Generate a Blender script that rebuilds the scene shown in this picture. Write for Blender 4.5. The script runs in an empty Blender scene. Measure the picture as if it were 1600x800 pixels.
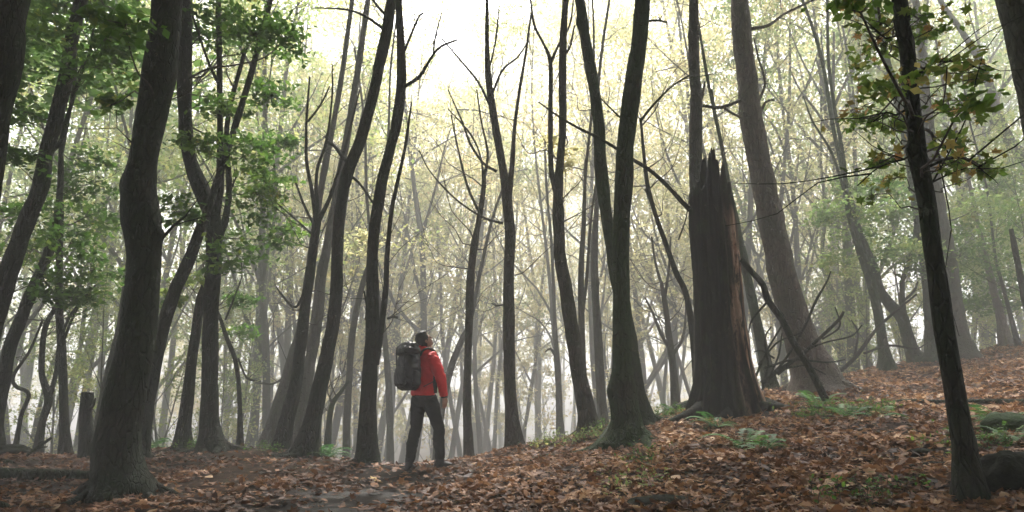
import bpy, bmesh, math, random
import numpy as np
from mathutils import Vector, Matrix, Quaternion
R = math.radians
sc = bpy.context.scene
col = sc.collection

# ------------------------------------------------------------------ camera, sky, sun, exposure
CAM = np.array([0.0, 0.0, 1.0]); PITCH = R(12.9); F = 1100.0
cd = bpy.data.cameras.new('camera'); cam = bpy.data.objects.new('camera', cd); col.objects.link(cam)
cam.location = CAM; cam.rotation_euler = (R(90) + PITCH, 0, 0)
cd.sensor_width = 36; cd.lens = 36 * F / 1600; cd.clip_start = 0.05; cd.clip_end = 2000
sc.camera = cam
SUN_EL, SUN_AZ = R(60), R(4)          # the sun stands ahead of the camera, a little to the right, veiled by cloud
w = bpy.data.worlds.new('World'); sc.world = w; w.use_nodes = True
nt = w.node_tree; nt.nodes.clear()
sky = nt.nodes.new('ShaderNodeTexSky'); sky.sky_type = 'NISHITA'; sky.sun_disc = False
sky.sun_elevation = SUN_EL; sky.sun_rotation = SUN_AZ; sky.dust_density = 5; sky.air_density = 1.5; sky.ozone_density = 1
bw = nt.nodes.new('ShaderNodeRGBToBW'); nt.links.new(sky.outputs[0], bw.inputs[0])
tint = nt.nodes.new('ShaderNodeMix'); tint.data_type = 'RGBA'; tint.blend_type = 'MULTIPLY'; tint.inputs[0].default_value = 1
nt.links.new(bw.outputs[0], tint.inputs[6]); tint.inputs[7].default_value = (1.0, 0.975, 1.0, 1)
mixs = nt.nodes.new('ShaderNodeMix'); mixs.data_type = 'RGBA'; mixs.inputs[0].default_value = 0.93
nt.links.new(sky.outputs[0], mixs.inputs[6]); nt.links.new(tint.outputs[2], mixs.inputs[7])
bg = nt.nodes.new('ShaderNodeBackground'); bg.inputs[1].default_value = 0.15
nt.links.new(mixs.outputs[2], bg.inputs[0])
wo = nt.nodes.new('ShaderNodeOutputWorld'); nt.links.new(bg.outputs[0], wo.inputs[0])
sd = bpy.data.lights.new('sun', 'SUN'); sun = bpy.data.objects.new('sun', sd); col.objects.link(sun)
sd.energy = 1.5; sd.angle = R(14); sd.color = (1.0, 0.96, 0.88)
sdir = Vector((math.sin(SUN_AZ) * math.cos(SUN_EL), math.cos(SUN_AZ) * math.cos(SUN_EL), math.sin(SUN_EL)))
sun.rotation_euler = (-sdir).to_track_quat('-Z', 'Y').to_euler(); sun.location = sdir * 60
sc.view_settings.view_transform = 'Standard'; sc.view_settings.look = 'None'
sc.view_settings.gamma = 1; sc.view_settings.exposure = 3.2
HAZE_DENSITY = 0.0138
sc.render.engine = 'CYCLES'
cy = sc.cycles
cy.max_bounces = 5; cy.diffuse_bounces = 2; cy.glossy_bounces = 1; cy.transmission_bounces = 3; cy.volume_bounces = 1
cy.transparent_max_bounces = 4; cy.use_denoising = True; cy.sample_clamp_indirect = 6
cy.caustics_reflective = False; cy.caustics_refractive = False

# ------------------------------------------------------------------ helpers
rs = np.random.RandomState(7)
def ray(px, py):
    dx = (px - 800) / F; dz = (400 - py) / F
    return np.array([dx, math.cos(PITCH) - dz * math.sin(PITCH), math.sin(PITCH) + dz * math.cos(PITCH)])
def P(px, py, Y):
    d = ray(px, py); return CAM + d * (Y / d[1])
def rad(px, py, Y, wpx): return 0.5 * wpx * (Y / ray(px, py)[1]) / F

def _h(ix, iy, iz):
    n = (ix * 374761393 + iy * 668265263 + iz * 2147483647 + 1013904223) & 0xffffffff
    n = ((n ^ (n >> 13)) * 1274126177) & 0xffffffff
    return ((n ^ (n >> 16)) & 0xffff) / 65535.0
def vnoise(p):
    p = np.asarray(p, float); i = np.floor(p).astype(np.int64); f = p - i; f = f * f * (3 - 2 * f)
    r = 0
    for a in (0, 1):
        for b in (0, 1):
            for c in (0, 1):
                wgt = (f[..., 0] if a else 1 - f[..., 0]) * (f[..., 1] if b else 1 - f[..., 1]) * (f[..., 2] if c else 1 - f[..., 2])
                r = r + wgt * _h(i[..., 0] + a, i[..., 1] + b, i[..., 2] + c)
    return r * 2 - 1
def n2(x, y, s, k=0.0):
    x = np.asarray(x, float); y = np.asarray(y, float)
    return vnoise(np.stack([x * s + k, y * s - k, np.zeros_like(x) + k], -1))

def tag(o, label=None, cat=None, group=None, kind=None):
    if label: o['label'] = label
    if cat: o['category'] = cat
    if group: o['group'] = group
    if kind: o['kind'] = kind
    return o
def empty(name, loc, label=None, cat=None, group=None):
    o = bpy.data.objects.new(name, None); col.objects.link(o); o.location = [float(c) for c in loc]
    o.empty_display_size = 0.2
    return tag(o, label, cat, group)
def raw_mesh(name, V, faces, smooth=True, attrs=None):
    """faces: one (M,k) array or a list of such arrays"""
    if not isinstance(faces, (list, tuple)): faces = [faces]
    faces = [np.asarray(f, np.int32) for f in faces if len(f)]
    me = bpy.data.meshes.new(name); V = np.asarray(V, np.float32)
    me.vertices.add(len(V)); me.vertices.foreach_set('co', V.ravel())
    idx = np.concatenate([f.ravel() for f in faces]); tot = np.concatenate([np.full(len(f), f.shape[1], np.int32) for f in faces])
    st = np.concatenate([[0], np.cumsum(tot)[:-1]]).astype(np.int32)
    me.loops.add(len(idx)); me.loops.foreach_set('vertex_index', idx)
    me.polygons.add(len(tot)); me.polygons.foreach_set('loop_start', st); me.polygons.foreach_set('loop_total', tot)
    me.polygons.foreach_set('use_smooth', np.full(len(tot), smooth))
    me.update(calc_edges=True)
    if attrs:
        for k, (dom, arr) in attrs.items():
            a = me.attributes.new(k, 'FLOAT', dom); a.data.foreach_set('value', np.asarray(arr, np.float32))
    return me
def obj(name, me, mat, parent=None, loc=None):
    o = bpy.data.objects.new(name, me); col.objects.link(o)
    if mat is not None and len(me.materials) == 0: me.materials.append(mat)
    if parent is not None: o.parent = parent
    if loc is not None: o.location = [float(c) for c in loc]
    return o

class MB:
    """collects pieces into one mesh"""
    def __init__(s): s.V = []; s.F = {}; s.n = 0
    def add(s, V, Fc):
        V = np.asarray(V, float); Fc = np.asarray(Fc, np.int64)
        s.V.append(V); s.F.setdefault(Fc.shape[1], []).append(Fc + s.n); s.n += len(V)
    def mesh(s, name, origin=(0, 0, 0), smooth=True):
        V = np.concatenate(s.V) - np.asarray(origin, float)
        return raw_mesh(name, V, [np.concatenate(f) for f in s.F.values()], smooth)

def spline(pts, vals, step):
    """Catmull-Rom through pts, resampled about every step metres"""
    pts = np.asarray(pts, float); vals = np.asarray(vals, float)
    if len(pts) == 2: pts = np.array([pts[0], (pts[0] + pts[1]) / 2, pts[1]]); vals = np.array([vals[0], vals.mean(), vals[1]])
    out = []; ov = []
    for i in range(len(pts) - 1):
        p0 = pts[i - 1] if i else 2 * pts[0] - pts[1]; p1 = pts[i]; p2 = pts[i + 1]
        p3 = pts[i + 2] if i + 2 < len(pts) else 2 * pts[-1] - pts[-2]
        k = max(1, int(round(np.linalg.norm(p2 - p1) / step)))
        t = (np.arange(k) / k)[:, None]
        out.append(0.5 * (2 * p1 + (p2 - p0) * t + (2 * p0 - 5 * p1 + 4 * p2 - p3) * t ** 2 + (3 * p1 - p0 - 3 * p2 + p3) * t ** 3))
        tt = t[:, 0]; tt = tt * tt * (3 - 2 * tt); ov.append(vals[i] * (1 - tt) + vals[i + 1] * tt)
    out.append(pts[-1:]); ov.append(vals[-1:])
    return np.concatenate(out), np.concatenate(ov)
def frames(p):
    T = np.gradient(p, axis=0); T /= np.linalg.norm(T, axis=1)[:, None] + 1e-9
    ref = np.array([0.0, 1.0, 0.0]) if abs(T[0][1]) < 0.9 else np.array([1.0, 0, 0])
    U = np.empty_like(T); u = ref - T[0] * ref.dot(T[0]); u /= np.linalg.norm(u); U[0] = u
    for i in range(1, len(T)):
        u = u - T[i] * u.dot(T[i]); u /= np.linalg.norm(u); U[i] = u
    return T, U, np.cross(T, U)
def tube(p, r, sides=8, rough=0.0, seed=0.0, flare=0.0, fh=0.3, z0=None, knots=()):
    p = np.asarray(p, float); r = np.asarray(r, float)
    T, U, W = frames(p); n = len(p)
    a = np.arange(sides) / sides * 2 * np.pi
    dirs = U[:, None, :] * np.cos(a)[None, :, None] + W[:, None, :] * np.sin(a)[None, :, None]
    rr = np.repeat(r[:, None], sides, 1)
    if rough:
        q = p[:, None, :] + dirs * rr[..., None]
        rr = rr * (1 + rough * (0.55 * vnoise(q * 3.1 + seed) + 0.45 * vnoise(q * np.array([9, 9, 4.5]) + seed) + 0.25 * vnoise(q * np.array([28, 28, 12]) + seed)))
    if flare:
        hh = np.clip(p[:, 2] - z0, 0, None)[:, None]
        lob = 0.45 + 0.55 * np.maximum(0, np.cos(3 * a + seed) * 0.6 + np.cos(5 * a + seed * 2.3) * 0.5)[None, :]
        rr = rr * (1 + flare * np.exp(-hh / fh) * lob)
    V = p[:, None, :] + dirs * rr[..., None]
    for kp, kr, ka in knots:
        d = np.linalg.norm(V - np.asarray(kp), axis=2); V = V + dirs * (ka * np.exp(-(d / kr) ** 2))[..., None]
    V = V.reshape(-1, 3)
    i = np.arange(n - 1)[:, None] * sides; j = np.arange(sides)[None, :]; j2 = (j + 1) % sides
    Fq = np.stack([i + j, i + j2, i + sides + j2, i + sides + j], -1).reshape(-1, 4)
    return V, Fq
def add_tube(mb, pts, radii, step=0.1, sides=6, cap=True, **k):
    p, r = spline(pts, radii, step); V, Fq = tube(p, r, sides, **k)
    V = np.concatenate([V, p[:1], p[-1:]]); n = len(p)
    mb.add(V, Fq)
    if cap:
        j = np.arange(sides); j2 = (j + 1) % sides; o = -len(V)
        top = np.stack([(n - 1) * sides + j, (n - 1) * sides + j2, np.full(sides, n * sides + 1)], -1)
        bot = np.stack([j2, j, np.full(sides, n * sides)], -1)
        mb.F.setdefault(3, []).append(np.concatenate([top, bot]) + mb.n - len(V))
    return p, r

# ------------------------------------------------------------------ materials
def mat(name):
    m = bpy.data.materials.new(name); m.use_nodes = True; nt = m.node_tree; nt.nodes.clear()
    out = nt.nodes.new('ShaderNodeOutputMaterial'); return m, nt, out
def N(nt, t, **k):
    n = nt.nodes.new(t)
    for a, b in k.items(): setattr(n, a, b)
    return n
def noise(nt, co, scale, detail=4, rough=0.6, vec=None):
    n = N(nt, 'ShaderNodeTexNoise'); n.inputs['Scale'].default_value = scale; n.inputs['Detail'].default_value = detail; n.inputs['Roughness'].default_value = rough
    if vec:
        mp = N(nt, 'ShaderNodeMapping'); mp.inputs['Scale'].default_value = vec; nt.links.new(co, mp.inputs[0]); co = mp.outputs[0]
    nt.links.new(co, n.inputs['Vector']); return n.outputs['Fac']
def ramp(nt, fac, stops):
    r = N(nt, 'ShaderNodeValToRGB'); e = r.color_ramp.elements
    while len(e) < len(stops): e.new(0.5)
    for el, (p, c) in zip(e, stops): el.position = p; el.color = (*c, 1)
    nt.links.new(fac, r.inputs[0]); return r.outputs[0]
def mixc(nt, fac, a, b, mode='MIX'):
    m = N(nt, 'ShaderNodeMix', data_type='RGBA', blend_type=mode)
    for s, v in ((0, fac), (6, a), (7, b)):
        if isinstance(v, (int, float)): m.inputs[s].default_value = v
        elif isinstance(v, tuple): m.inputs[s].default_value = (*v, 1)
        else: nt.links.new(v, m.inputs[s])
    return m.outputs[2]
def math_(nt, op, a, b=0.0):
    m = N(nt, 'ShaderNodeMath', operation=op)
    for s, v in ((0, a), (1, b)):
        if isinstance(v, (int, float)): m.inputs[s].default_value = v
        else: nt.links.new(v, m.inputs[s])
    return m.outputs[0]
def bark(name, c0, c1, moss, mossamt=0.45, lichen=(0.2, 0.21, 0.18), lich=0.3, bump=0.9):
    m, nt, out = mat(name); tc = N(nt, 'ShaderNodeTexCoord').outputs['Object']
    ridg = noise(nt, tc, 18, 5, 0.65, (1, 1, 0.25)); big = noise(nt, tc, 2.2, 4, 0.6); fine = noise(nt, tc, 70, 3, 0.6, (1, 1, 0.5))
    vo = N(nt, 'ShaderNodeTexVoronoi'); vo.feature = 'DISTANCE_TO_EDGE'; vo.inputs['Scale'].default_value = 22
    mp = N(nt, 'ShaderNodeMapping'); mp.inputs['Scale'].default_value = (1, 1, 0.28); nt.links.new(tc, mp.inputs[0]); nt.links.new(mp.outputs[0], vo.inputs['Vector'])
    crack = N(nt, 'ShaderNodeMapRange'); crack.inputs[2].default_value = 0.12; nt.links.new(vo.outputs['Distance'], crack.inputs[0])
    c = ramp(nt, ridg, [(0.3, c0), (0.7, c1)])
    c = mixc(nt, ramp(nt, big, [(0.5 - mossamt * 0.3, (0, 0, 0)), (0.72 - mossamt * 0.2, (1, 1, 1))]), c, moss)
    li = ramp(nt, noise(nt, tc, 9, 5, 0.75), [(0.60, (0, 0, 0)), (0.68, (lich, lich, lich))])
    c = mixc(nt, li, c, lichen)
    c = mixc(nt, 0.55, c, ramp(nt, crack.outputs[0], [(0, (0.35, 0.35, 0.35)), (1, (1, 1, 1))]), 'MULTIPLY')
    b = N(nt, 'ShaderNodeBsdfPrincipled'); nt.links.new(c, b.inputs['Base Color']); b.inputs['Roughness'].default_value = 0.85
    b.inputs['Specular IOR Level'].default_value = 0.25
    hgt = math_(nt, 'ADD', math_(nt, 'MULTIPLY', ridg, 0.6), math_(nt, 'ADD', math_(nt, 'MULTIPLY', fine, 0.25), math_(nt, 'MULTIPLY', crack.outputs[0], 0.5)))
    bp = N(nt, 'ShaderNodeBump'); bp.inputs['Strength'].default_value = bump; bp.inputs['Distance'].default_value = 0.07
    nt.links.new(hgt, bp.inputs['Height']); nt.links.new(bp.outputs[0], b.inputs['Normal'])
    nt.links.new(b.outputs[0], out.inputs[0]); return m
def leafmat(name, stops, trans=0.62, rough=0.55, src='tint', spec=0.3):
    m, nt, out = mat(name)
    if src == 'tint':
        a = N(nt, 'ShaderNodeAttribute'); a.attribute_name = 'tint'; f = a.outputs['Fac']
    else: f = N(nt, 'ShaderNodeObjectInfo').outputs['Random']
    c = ramp(nt, f, stops)
    b = N(nt, 'ShaderNodeBsdfPrincipled'); nt.links.new(c, b.inputs['Base Color']); b.inputs['Roughness'].default_value = rough
    b.inputs['Specular IOR Level'].default_value = spec
    if trans:
        t = N(nt, 'ShaderNodeBsdfTranslucent'); nt.links.new(mixc(nt, 1.0, c, (1.78, 1.8, 1.75), 'MULTIPLY'), t.inputs[0])
        mx = N(nt, 'ShaderNodeMixShader'); mx.inputs[0].default_value = trans
        nt.links.new(b.outputs[0], mx.inputs[1]); nt.links.new(t.outputs[0], mx.inputs[2]); nt.links.new(mx.outputs[0], out.inputs[0])
    else: nt.links.new(b.outputs[0], out.inputs[0])
    return m
def plain(name, c0, c1, scale=30, rough=0.7, bump=0.3, bscale=60, dist=0.004, spec=0.4, sheen=0):
    m, nt, out = mat(name); tc = N(nt, 'ShaderNodeTexCoord').outputs['Object']
    c = ramp(nt, noise(nt, tc, scale, 4, 0.6), [(0.35, c0), (0.65, c1)])
    b = N(nt, 'ShaderNodeBsdfPrincipled'); nt.links.new(c, b.inputs['Base Color']); b.inputs['Roughness'].default_value = rough
    b.inputs['Specular IOR Level'].default_value = spec
    if sheen: b.inputs['Sheen Weight'].default_value = sheen
    bp = N(nt, 'ShaderNodeBump'); bp.inputs['Strength'].default_value = bump; bp.inputs['Distance'].default_value = dist
    nt.links.new(noise(nt, tc, bscale, 4, 0.6), bp.inputs['Height']); nt.links.new(bp.outputs[0], b.inputs['Normal'])
    nt.links.new(b.outputs[0], out.inputs[0]); return m

M = {}
M['bark'] = bark('bark_dark', (0.010, 0.009, 0.006), (0.050, 0.042, 0.030), (0.014, 0.026, 0.008), 0.6, (0.17, 0.18, 0.14), 0.45)
M['bark_brown'] = bark('bark_grey_brown', (0.07, 0.055, 0.042), (0.17, 0.14, 0.115), (0.09, 0.09, 0.06), 0.2, (0.25, 0.24, 0.2), 0.4, 1.0)
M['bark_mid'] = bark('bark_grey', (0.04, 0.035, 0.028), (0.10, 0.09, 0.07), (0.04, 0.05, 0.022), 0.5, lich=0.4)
M['bark_moss'] = bark('bark_mossy', (0.010, 0.010, 0.006), (0.045, 0.040, 0.024), (0.024, 0.050, 0.010), 0.9, (0.15, 0.17, 0.12), 0.4)
M['twig'] = plain('twig_bark', (0.03, 0.025, 0.018), (0.07, 0.06, 0.045), 20, 0.85, 0.3)
M['green'] = leafmat('leaf_green', [(0.0, (0.03, 0.07, 0.012)), (0.45, (0.06, 0.125, 0.02)), (0.8, (0.12, 0.19, 0.03)), (1, (0.24, 0.23, 0.04))])
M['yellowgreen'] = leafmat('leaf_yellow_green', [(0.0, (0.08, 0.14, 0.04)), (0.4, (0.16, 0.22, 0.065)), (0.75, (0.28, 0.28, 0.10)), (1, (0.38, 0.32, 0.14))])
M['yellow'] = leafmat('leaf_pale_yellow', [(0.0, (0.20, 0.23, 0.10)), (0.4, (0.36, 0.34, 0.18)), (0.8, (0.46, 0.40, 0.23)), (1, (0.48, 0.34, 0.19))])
M['autumn'] = leafmat('leaf_turning', [(0.0, (0.05, 0.09, 0.015)), (0.5, (0.13, 0.17, 0.03)), (0.75, (0.24, 0.19, 0.05)), (1, (0.28, 0.15, 0.06))], src='obj')
M['olive'] = leafmat('leaf_olive_brown', [(0.0, (0.06, 0.13, 0.02)), (0.5, (0.14, 0.21, 0.035)), (0.75, (0.30, 0.25, 0.08)), (1, (0.34, 0.20, 0.10))])
M['fern'] = leafmat('fern_green', [(0.0, (0.03, 0.09, 0.02)), (0.6, (0.05, 0.15, 0.03)), (1, (0.10, 0.20, 0.04))], 0.35, src='obj')
LIT = [(0.0, (0.03, 0.015, 0.008)), (0.3, (0.10, 0.042, 0.017)), (0.6, (0.27, 0.13, 0.055)), (0.85, (0.42, 0.24, 0.12)), (1, (0.55, 0.40, 0.25))]
M['litter'] = leafmat('fallen_leaf_brown', LIT, 0.15, 0.6, spec=0.25)
M['litter_obj'] = leafmat('fallen_leaf_russet', LIT[1:], 0.15, 0.6, src='obj', spec=0.25)

# ------------------------------------------------------------------ terrain
# crest of the rise, as photographed: (pixel x, pixel y, distance)
CREST = [(-900, 730, 9), (-200, 722, 10.5), (0, 712, 11), (150, 712, 11.5), (250, 703, 11.5), (350, 696, 11.5), (450, 705, 11), (530, 720, 10.2), (640, 731, 9.4), (700, 726, 9.6),
         (760, 713, 10.2), (800, 703, 10.8), (850, 690, 11.2), (900, 680, 11.5), (960, 664, 11.6), (1010, 652, 11.4), (1060, 640, 11.4), (1150, 628, 12), (1210, 606, 13.4), (1330, 584, 15),
         (1400, 568, 16.5), (1500, 553, 17.5), (1600, 533, 18), (1800, 500, 18), (2300, 470, 16)]
_u = []; _yc = []; _zc = []
for (px, py, Y) in CREST:
    q = P(px, py, Y); _u.append(q[0] / q[1]); _yc.append(Y); _zc.append(q[2])
_u, _yc, _zc = map(np.array, (_u, _yc, _zc))
def smooth_interp(u, xs, ys):
    r = 0
    for d, wt in ((-0.03, 0.25), (0, 0.5), (0.03, 0.25)): r = r + wt * np.interp(u + d, xs, ys)
    return r
PATH = np.array([(-1.9, 3.0), (-1.5, 5.5), (-1.4, 7.2), (-1.4, 8.6), (-1.6, 10), (-1.9, 13)])
def path_mask(x, y):
    cx = np.interp(y, PATH[:, 1], PATH[:, 0]); wd = np.interp(y, [3, 6, 8, 10], [1.3, 0.85, 0.55, 0.42])
    d = np.abs(x - cx + 0.25 * n2(x, y, 1.1, 3) + 0.16 * n2(x, y, 3.7, 7) + 0.10 * n2(x, y, 9, 2)) / wd
    return np.clip(1.45 - d * 0.95, 0, 1)
def ground_z(x, y, detail=True):
    x = np.asarray(x, float); y = np.asarray(y, float)
    u = np.clip(x / np.maximum(y, 3.0), -1.35, 1.35)
    yc = smooth_interp(u, _u, _yc); zc = smooth_interp(u, _u, _zc)
    s = np.clip(y, 0, None) / yc
    z0 = 0.02 + 0.10 * np.clip(u, -0.3, 0.8)
    g = np.where(s < 1, s ** 1.25, 1.0)
    z = z0 + (zc - z0) * g
    z = z + 0.05 * np.sin(np.clip(s, 0, 1) * np.pi)                     # slightly domed towards the crest
    L = 16.0; t = np.clip((y - yc) / L, 0, 1)
    drop = np.interp(u, [-0.8, -0.1, 0.3, 0.6, 1.0], [2.2, 3.2, 3.2, 2.0, 1.2])
    z = z - drop * (t * t * (3 - 2 * t)) - np.where(y > yc, 0.05 * np.clip(y - yc, 0, 1.5), 0)
    if detail:
        near = np.clip(1.4 - np.abs(s - 0.6), 0.2, 1)
        z = z + 0.035 * n2(x, y, 1.3, 1) + 0.018 * n2(x, y, 4.1, 5) + 0.007 * n2(x, y, 13, 9)
        z = z - 0.05 * path_mask(x, y) * np.clip(1.1 - s, 0, 1)
        far = np.clip((y - 20) / 20, 0, 1); z = z + far * 0.9 * n2(x, y, 0.08, 2)
    return z
def hit(px, py, default=None):
    """where the sight line through this pixel meets the ground"""
    d = ray(px, py); d = d / d[1]
    ys = np.linspace(2.0, 30, 1400); pts = CAM[None] + d[None] * ys[:, None]
    below = pts[:, 2] <= ground_z(pts[:, 0], pts[:, 1], False)
    k = np.argmax(below)
    if not below[k]: k = int(np.argmin((pts[:, 2] - ground_z(pts[:, 0], pts[:, 1], False))[ys < 19] ))
    return pts[k]
def gz(x, y): return float(ground_z(np.array([x]), np.array([y]))[0])

def axis(lo, hi, c, fine, n):
    k = np.linspace(-1, 1, n); s = np.sinh(k * 4.2) / np.sinh(4.2)
    a = np.where(s < 0, c + s * (c - lo), c + s * (hi - c)); return a
gx = axis(-150, 150, 0.8, 0, 330); gy = axis(-40, 150, 9.0, 0, 330)
X, Y_ = np.meshgrid(gx, gy); Z = ground_z(X, Y_)
nx, ny = len(gx), len(gy)
i = np.arange(ny - 1)[:, None] * nx; j = np.arange(nx - 1)[None]
GF = np.stack([i + j, i + j + 1, i + nx + j + 1, i + nx + j], -1).reshape(-1, 4)
gme = raw_mesh('ground', np.stack([X, Y_, Z], -1).reshape(-1, 3), GF, True, {'path': ('POINT', path_mask(X, Y_).ravel()), 'wet': ('POINT', np.clip(0.95 * np.exp(-((X + 1.42 + .2 * (Y_ - 6.8)) / 0.5) ** 2 - ((Y_ - 6.7) / 1.0) ** 2) * np.clip(0.7 + 1.1 * n2(X, Y_, 3.0, 4) + 0.5 * n2(X, Y_, 9.0, 1), 0, 1.4), 0, 1).ravel())})
m, nt, out = mat('forest_soil'); tc = N(nt, 'ShaderNodeTexCoord').outputs['Object']
at = N(nt, 'ShaderNodeAttribute'); at.attribute_name = 'path'
litc = ramp(nt, noise(nt, tc, 11, 6, 0.75), [(0.3, (0.008, 0.005, 0.003)), (0.5, (0.024, 0.014, 0.008)), (0.62, (0.06, 0.032, 0.017)), (0.75, (0.11, 0.06, 0.032))])
soil = ramp(nt, noise(nt, tc, 6, 6, 0.7), [(0.3, (0.004, 0.003, 0.002)), (0.7, (0.019, 0.013, 0.008))])
c = mixc(nt, at.outputs['Fac'], litc, soil)
b = N(nt, 'ShaderNodeBsdfPrincipled'); nt.links.new(c, b.inputs['Base Color']); b.inputs['Specular IOR Level'].default_value = 0.10
rg = N(nt, 'ShaderNodeMapRange'); rg.inputs[3].default_value = 0.9; rg.inputs[4].default_value = 0.40
wt = N(nt, 'ShaderNodeAttribute'); wt.attribute_name = 'wet'
nt.links.new(wt.outputs['Fac'], rg.inputs[0]); nt.links.new(math_(nt, 'ADD', math_(nt, 'MULTIPLY', wt.outputs['Fac'], 0.3), 0.08), b.inputs['Specular IOR Level']); nt.links.new(rg.outputs[0], b.inputs['Roughness'])
bp = N(nt, 'ShaderNodeBump'); bp.inputs['Strength'].default_value = 0.8; bp.inputs['Distance'].default_value = 0.03
nt.links.new(noise(nt, tc, 16, 8, 0.8), bp.inputs['Height']); nt.links.new(bp.outputs[0], b.inputs['Normal']); nt.links.new(b.outputs[0], out.inputs[0])
ground = obj('ground', gme, m); tag(ground, 'leaf strewn forest floor rising into a low bank on the right', kind='structure')

# ------------------------------------------------------------------ fallen leaves
LEAF2D = np.array([(0, -0.5), (0.16, -0.28), (0.48, -0.22), (0.27, -0.02), (0.40, 0.28), (0.14, 0.20), (0.0, 0.55), (-0.14, 0.20), (-0.40, 0.28), (-0.27, -0.02), (-0.48, -0.22), (-0.16, -0.28)])
LEAFB = np.array([(0, -0.5), (0.2, -0.3), (0.3, 0.0), (0.2, 0.3), (0, 0.55), (-0.2, 0.3), (-0.3, 0.0), (-0.2, -0.3)])
def rand_frames(n, tilt, r):
    """random yaw, tilt away from horizontal"""
    yaw = r.uniform(0, 2 * np.pi, n); ta = r.uniform(0, 2 * np.pi, n); tl = np.abs(r.normal(0, tilt, n))
    nz = np.stack([np.sin(tl) * np.cos(ta), np.sin(tl) * np.sin(ta), np.cos(tl)], -1)
    xa = np.stack([np.cos(yaw), np.sin(yaw), 0 * yaw], -1); xa -= nz * (xa * nz).sum(1)[:, None]; xa /= np.linalg.norm(xa, axis=1)[:, None] + 1e-9
    return xa, np.cross(nz, xa), nz
def leaf_cards(C, size, tilt, shape, r, curl=0.25):
    n = len(C); xa, ya, nz = rand_frames(n, tilt, r); k = len(shape)
    s = size[:, None, None]; sh = shape[None]
    cu = curl * r.uniform(-0.4, 1.6, n)[:, None] * (sh[..., 0] ** 2 * 1.2 + sh[..., 1] ** 2 * 0.5 * r.uniform(-1, 1, n)[:, None]) + 0.05 * r.uniform(-1, 1, (n, k)) * (curl > 0)
    V = C[:, None] + s * (xa[:, None] * sh[..., 0:1] + ya[:, None] * sh[..., 1:2] + nz[:, None] * cu[..., None])
    return V.reshape(-1, 3), np.arange(n * k).reshape(n, k)
rl = np.random.RandomState(3)
def scatter(n, ylo, yhi, pw):
    y = ylo + (yhi - ylo) * rl.uniform(0, 1, n) ** pw; u = rl.uniform(-0.95, 0.95, n); return u * y, y
xs, ys = scatter(240000, 3.6, 22, 1.35)
pm = path_mask(xs, ys); uu = xs / ys
bl = np.clip((uu + 0.20 + 0.10 * n2(xs, ys, 1.9, 11)) / 0.22, 0, 1); dens = (bl * (0.95 + 0.3 * n2(xs, ys, 0.8, 4)) + (1 - bl) * (0.40 + 0.5 * n2(xs, ys, 1.3, 6))) * np.clip(0.8 + 0.7 * n2(xs, ys, 3.3, 14), 0.15, 1.3) * (1 - 0.6 * pm)
yc = smooth_interp(np.clip(uu, -1.35, 1.35), _u, _yc); dens = np.where(ys > yc + 0.6, dens * 0.15, dens)
keep = rl.uniform(0, 1, len(xs)) < dens; xs, ys = xs[keep], ys[keep]
xs, ys = xs[:96000], ys[:96000]; zs = ground_z(xs, ys)
C = np.stack([xs, ys, zs + rl.uniform(0.004, 0.035, len(xs))], -1)
sz = 0.03 + 0.085 * rl.uniform(0, 1, len(xs)) ** 1.5; half = rl.uniform(0, 1, len(xs)) < 0.55
V1, F1 = leaf_cards(C[half], sz[half], 0.42, LEAF2D, rl, 0.45); V2, F2 = leaf_cards(C[~half], sz[~half], 0.5, LEAFB, rl, 0.6)
tt = np.clip(0.53 + 0.25 * n2(xs, ys, 1.7, 8) + rl.normal(0, 0.24, len(xs)), 0, 1)
tt = tt * np.interp(uu[keep][:96000], [-0.1, 0.12], [0.60, 0.92]);  # leaf tint darker towards the left: shade put into the colour
tv = np.concatenate([tt[half], tt[~half]])
lme = raw_mesh('leaf_litter', np.concatenate([V1, V2]), [F1, F2 + len(V1)], False, {'tint': ('FACE', tv)})
lit = obj('leaf_litter', lme, M['litter'], ground); lit['kind'] = 'stuff'
# the leaves that show largest, one by one
lm = []
for k in range(6):
    V, Fc = leaf_cards(np.zeros((1, 3)), np.array([1.0]), 0.001, LEAF2D if k < 4 else LEAFB, rl, 0.5)
    lm.append(raw_mesh('fallen_leaf', V, Fc, False)); lm[-1].materials.append(M['litter_obj'])
cnt = 0
while cnt < 290:
    y = rl.uniform(4.6, 9.5); u = rl.uniform(-0.72, 0.76); x = u * y
    if rl.uniform() > (1.0 if u > 0 else 0.5) or rl.uniform() < 0.7 * float(path_mask(np.array([x]), np.array([y]))[0]): continue
    o = obj('fallen_leaf', lm[rl.randint(6)], None, ground, (x, y, gz(x, y) + rl.uniform(0.02, 0.045)))
    o.rotation_euler = (rl.normal(0, 0.35), rl.normal(0, 0.35), rl.uniform(0, 6.28)); s = rl.uniform(0.065, 0.125); o.scale = (s, s, s); cnt += 1
mb = MB()
for _ in range(320):
    y = rl.uniform(4.2, 13); x = rl.uniform(-0.75, 0.8) * y; az = rl.uniform(0, 3.14); L = rl.uniform(0.08, 0.4); pp = []
    for f_ in (-.5, -.1, .25, .5): a_, b_ = x + math.cos(az) * L * f_ + rl.normal(0, .01), y + math.sin(az) * L * f_ + rl.normal(0, .01); pp.append((a_, b_, gz(a_, b_) + 0.02 + rl.uniform(0, .015)))
    r_ = rl.uniform(.002, .006); add_tube(mb, pp, [r_, r_, r_ * .8, r_ * .5], .15, 5)
obj('stick_litter', mb.mesh('stick_litter'), M['twig'], ground)['kind'] = 'stuff'
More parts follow.
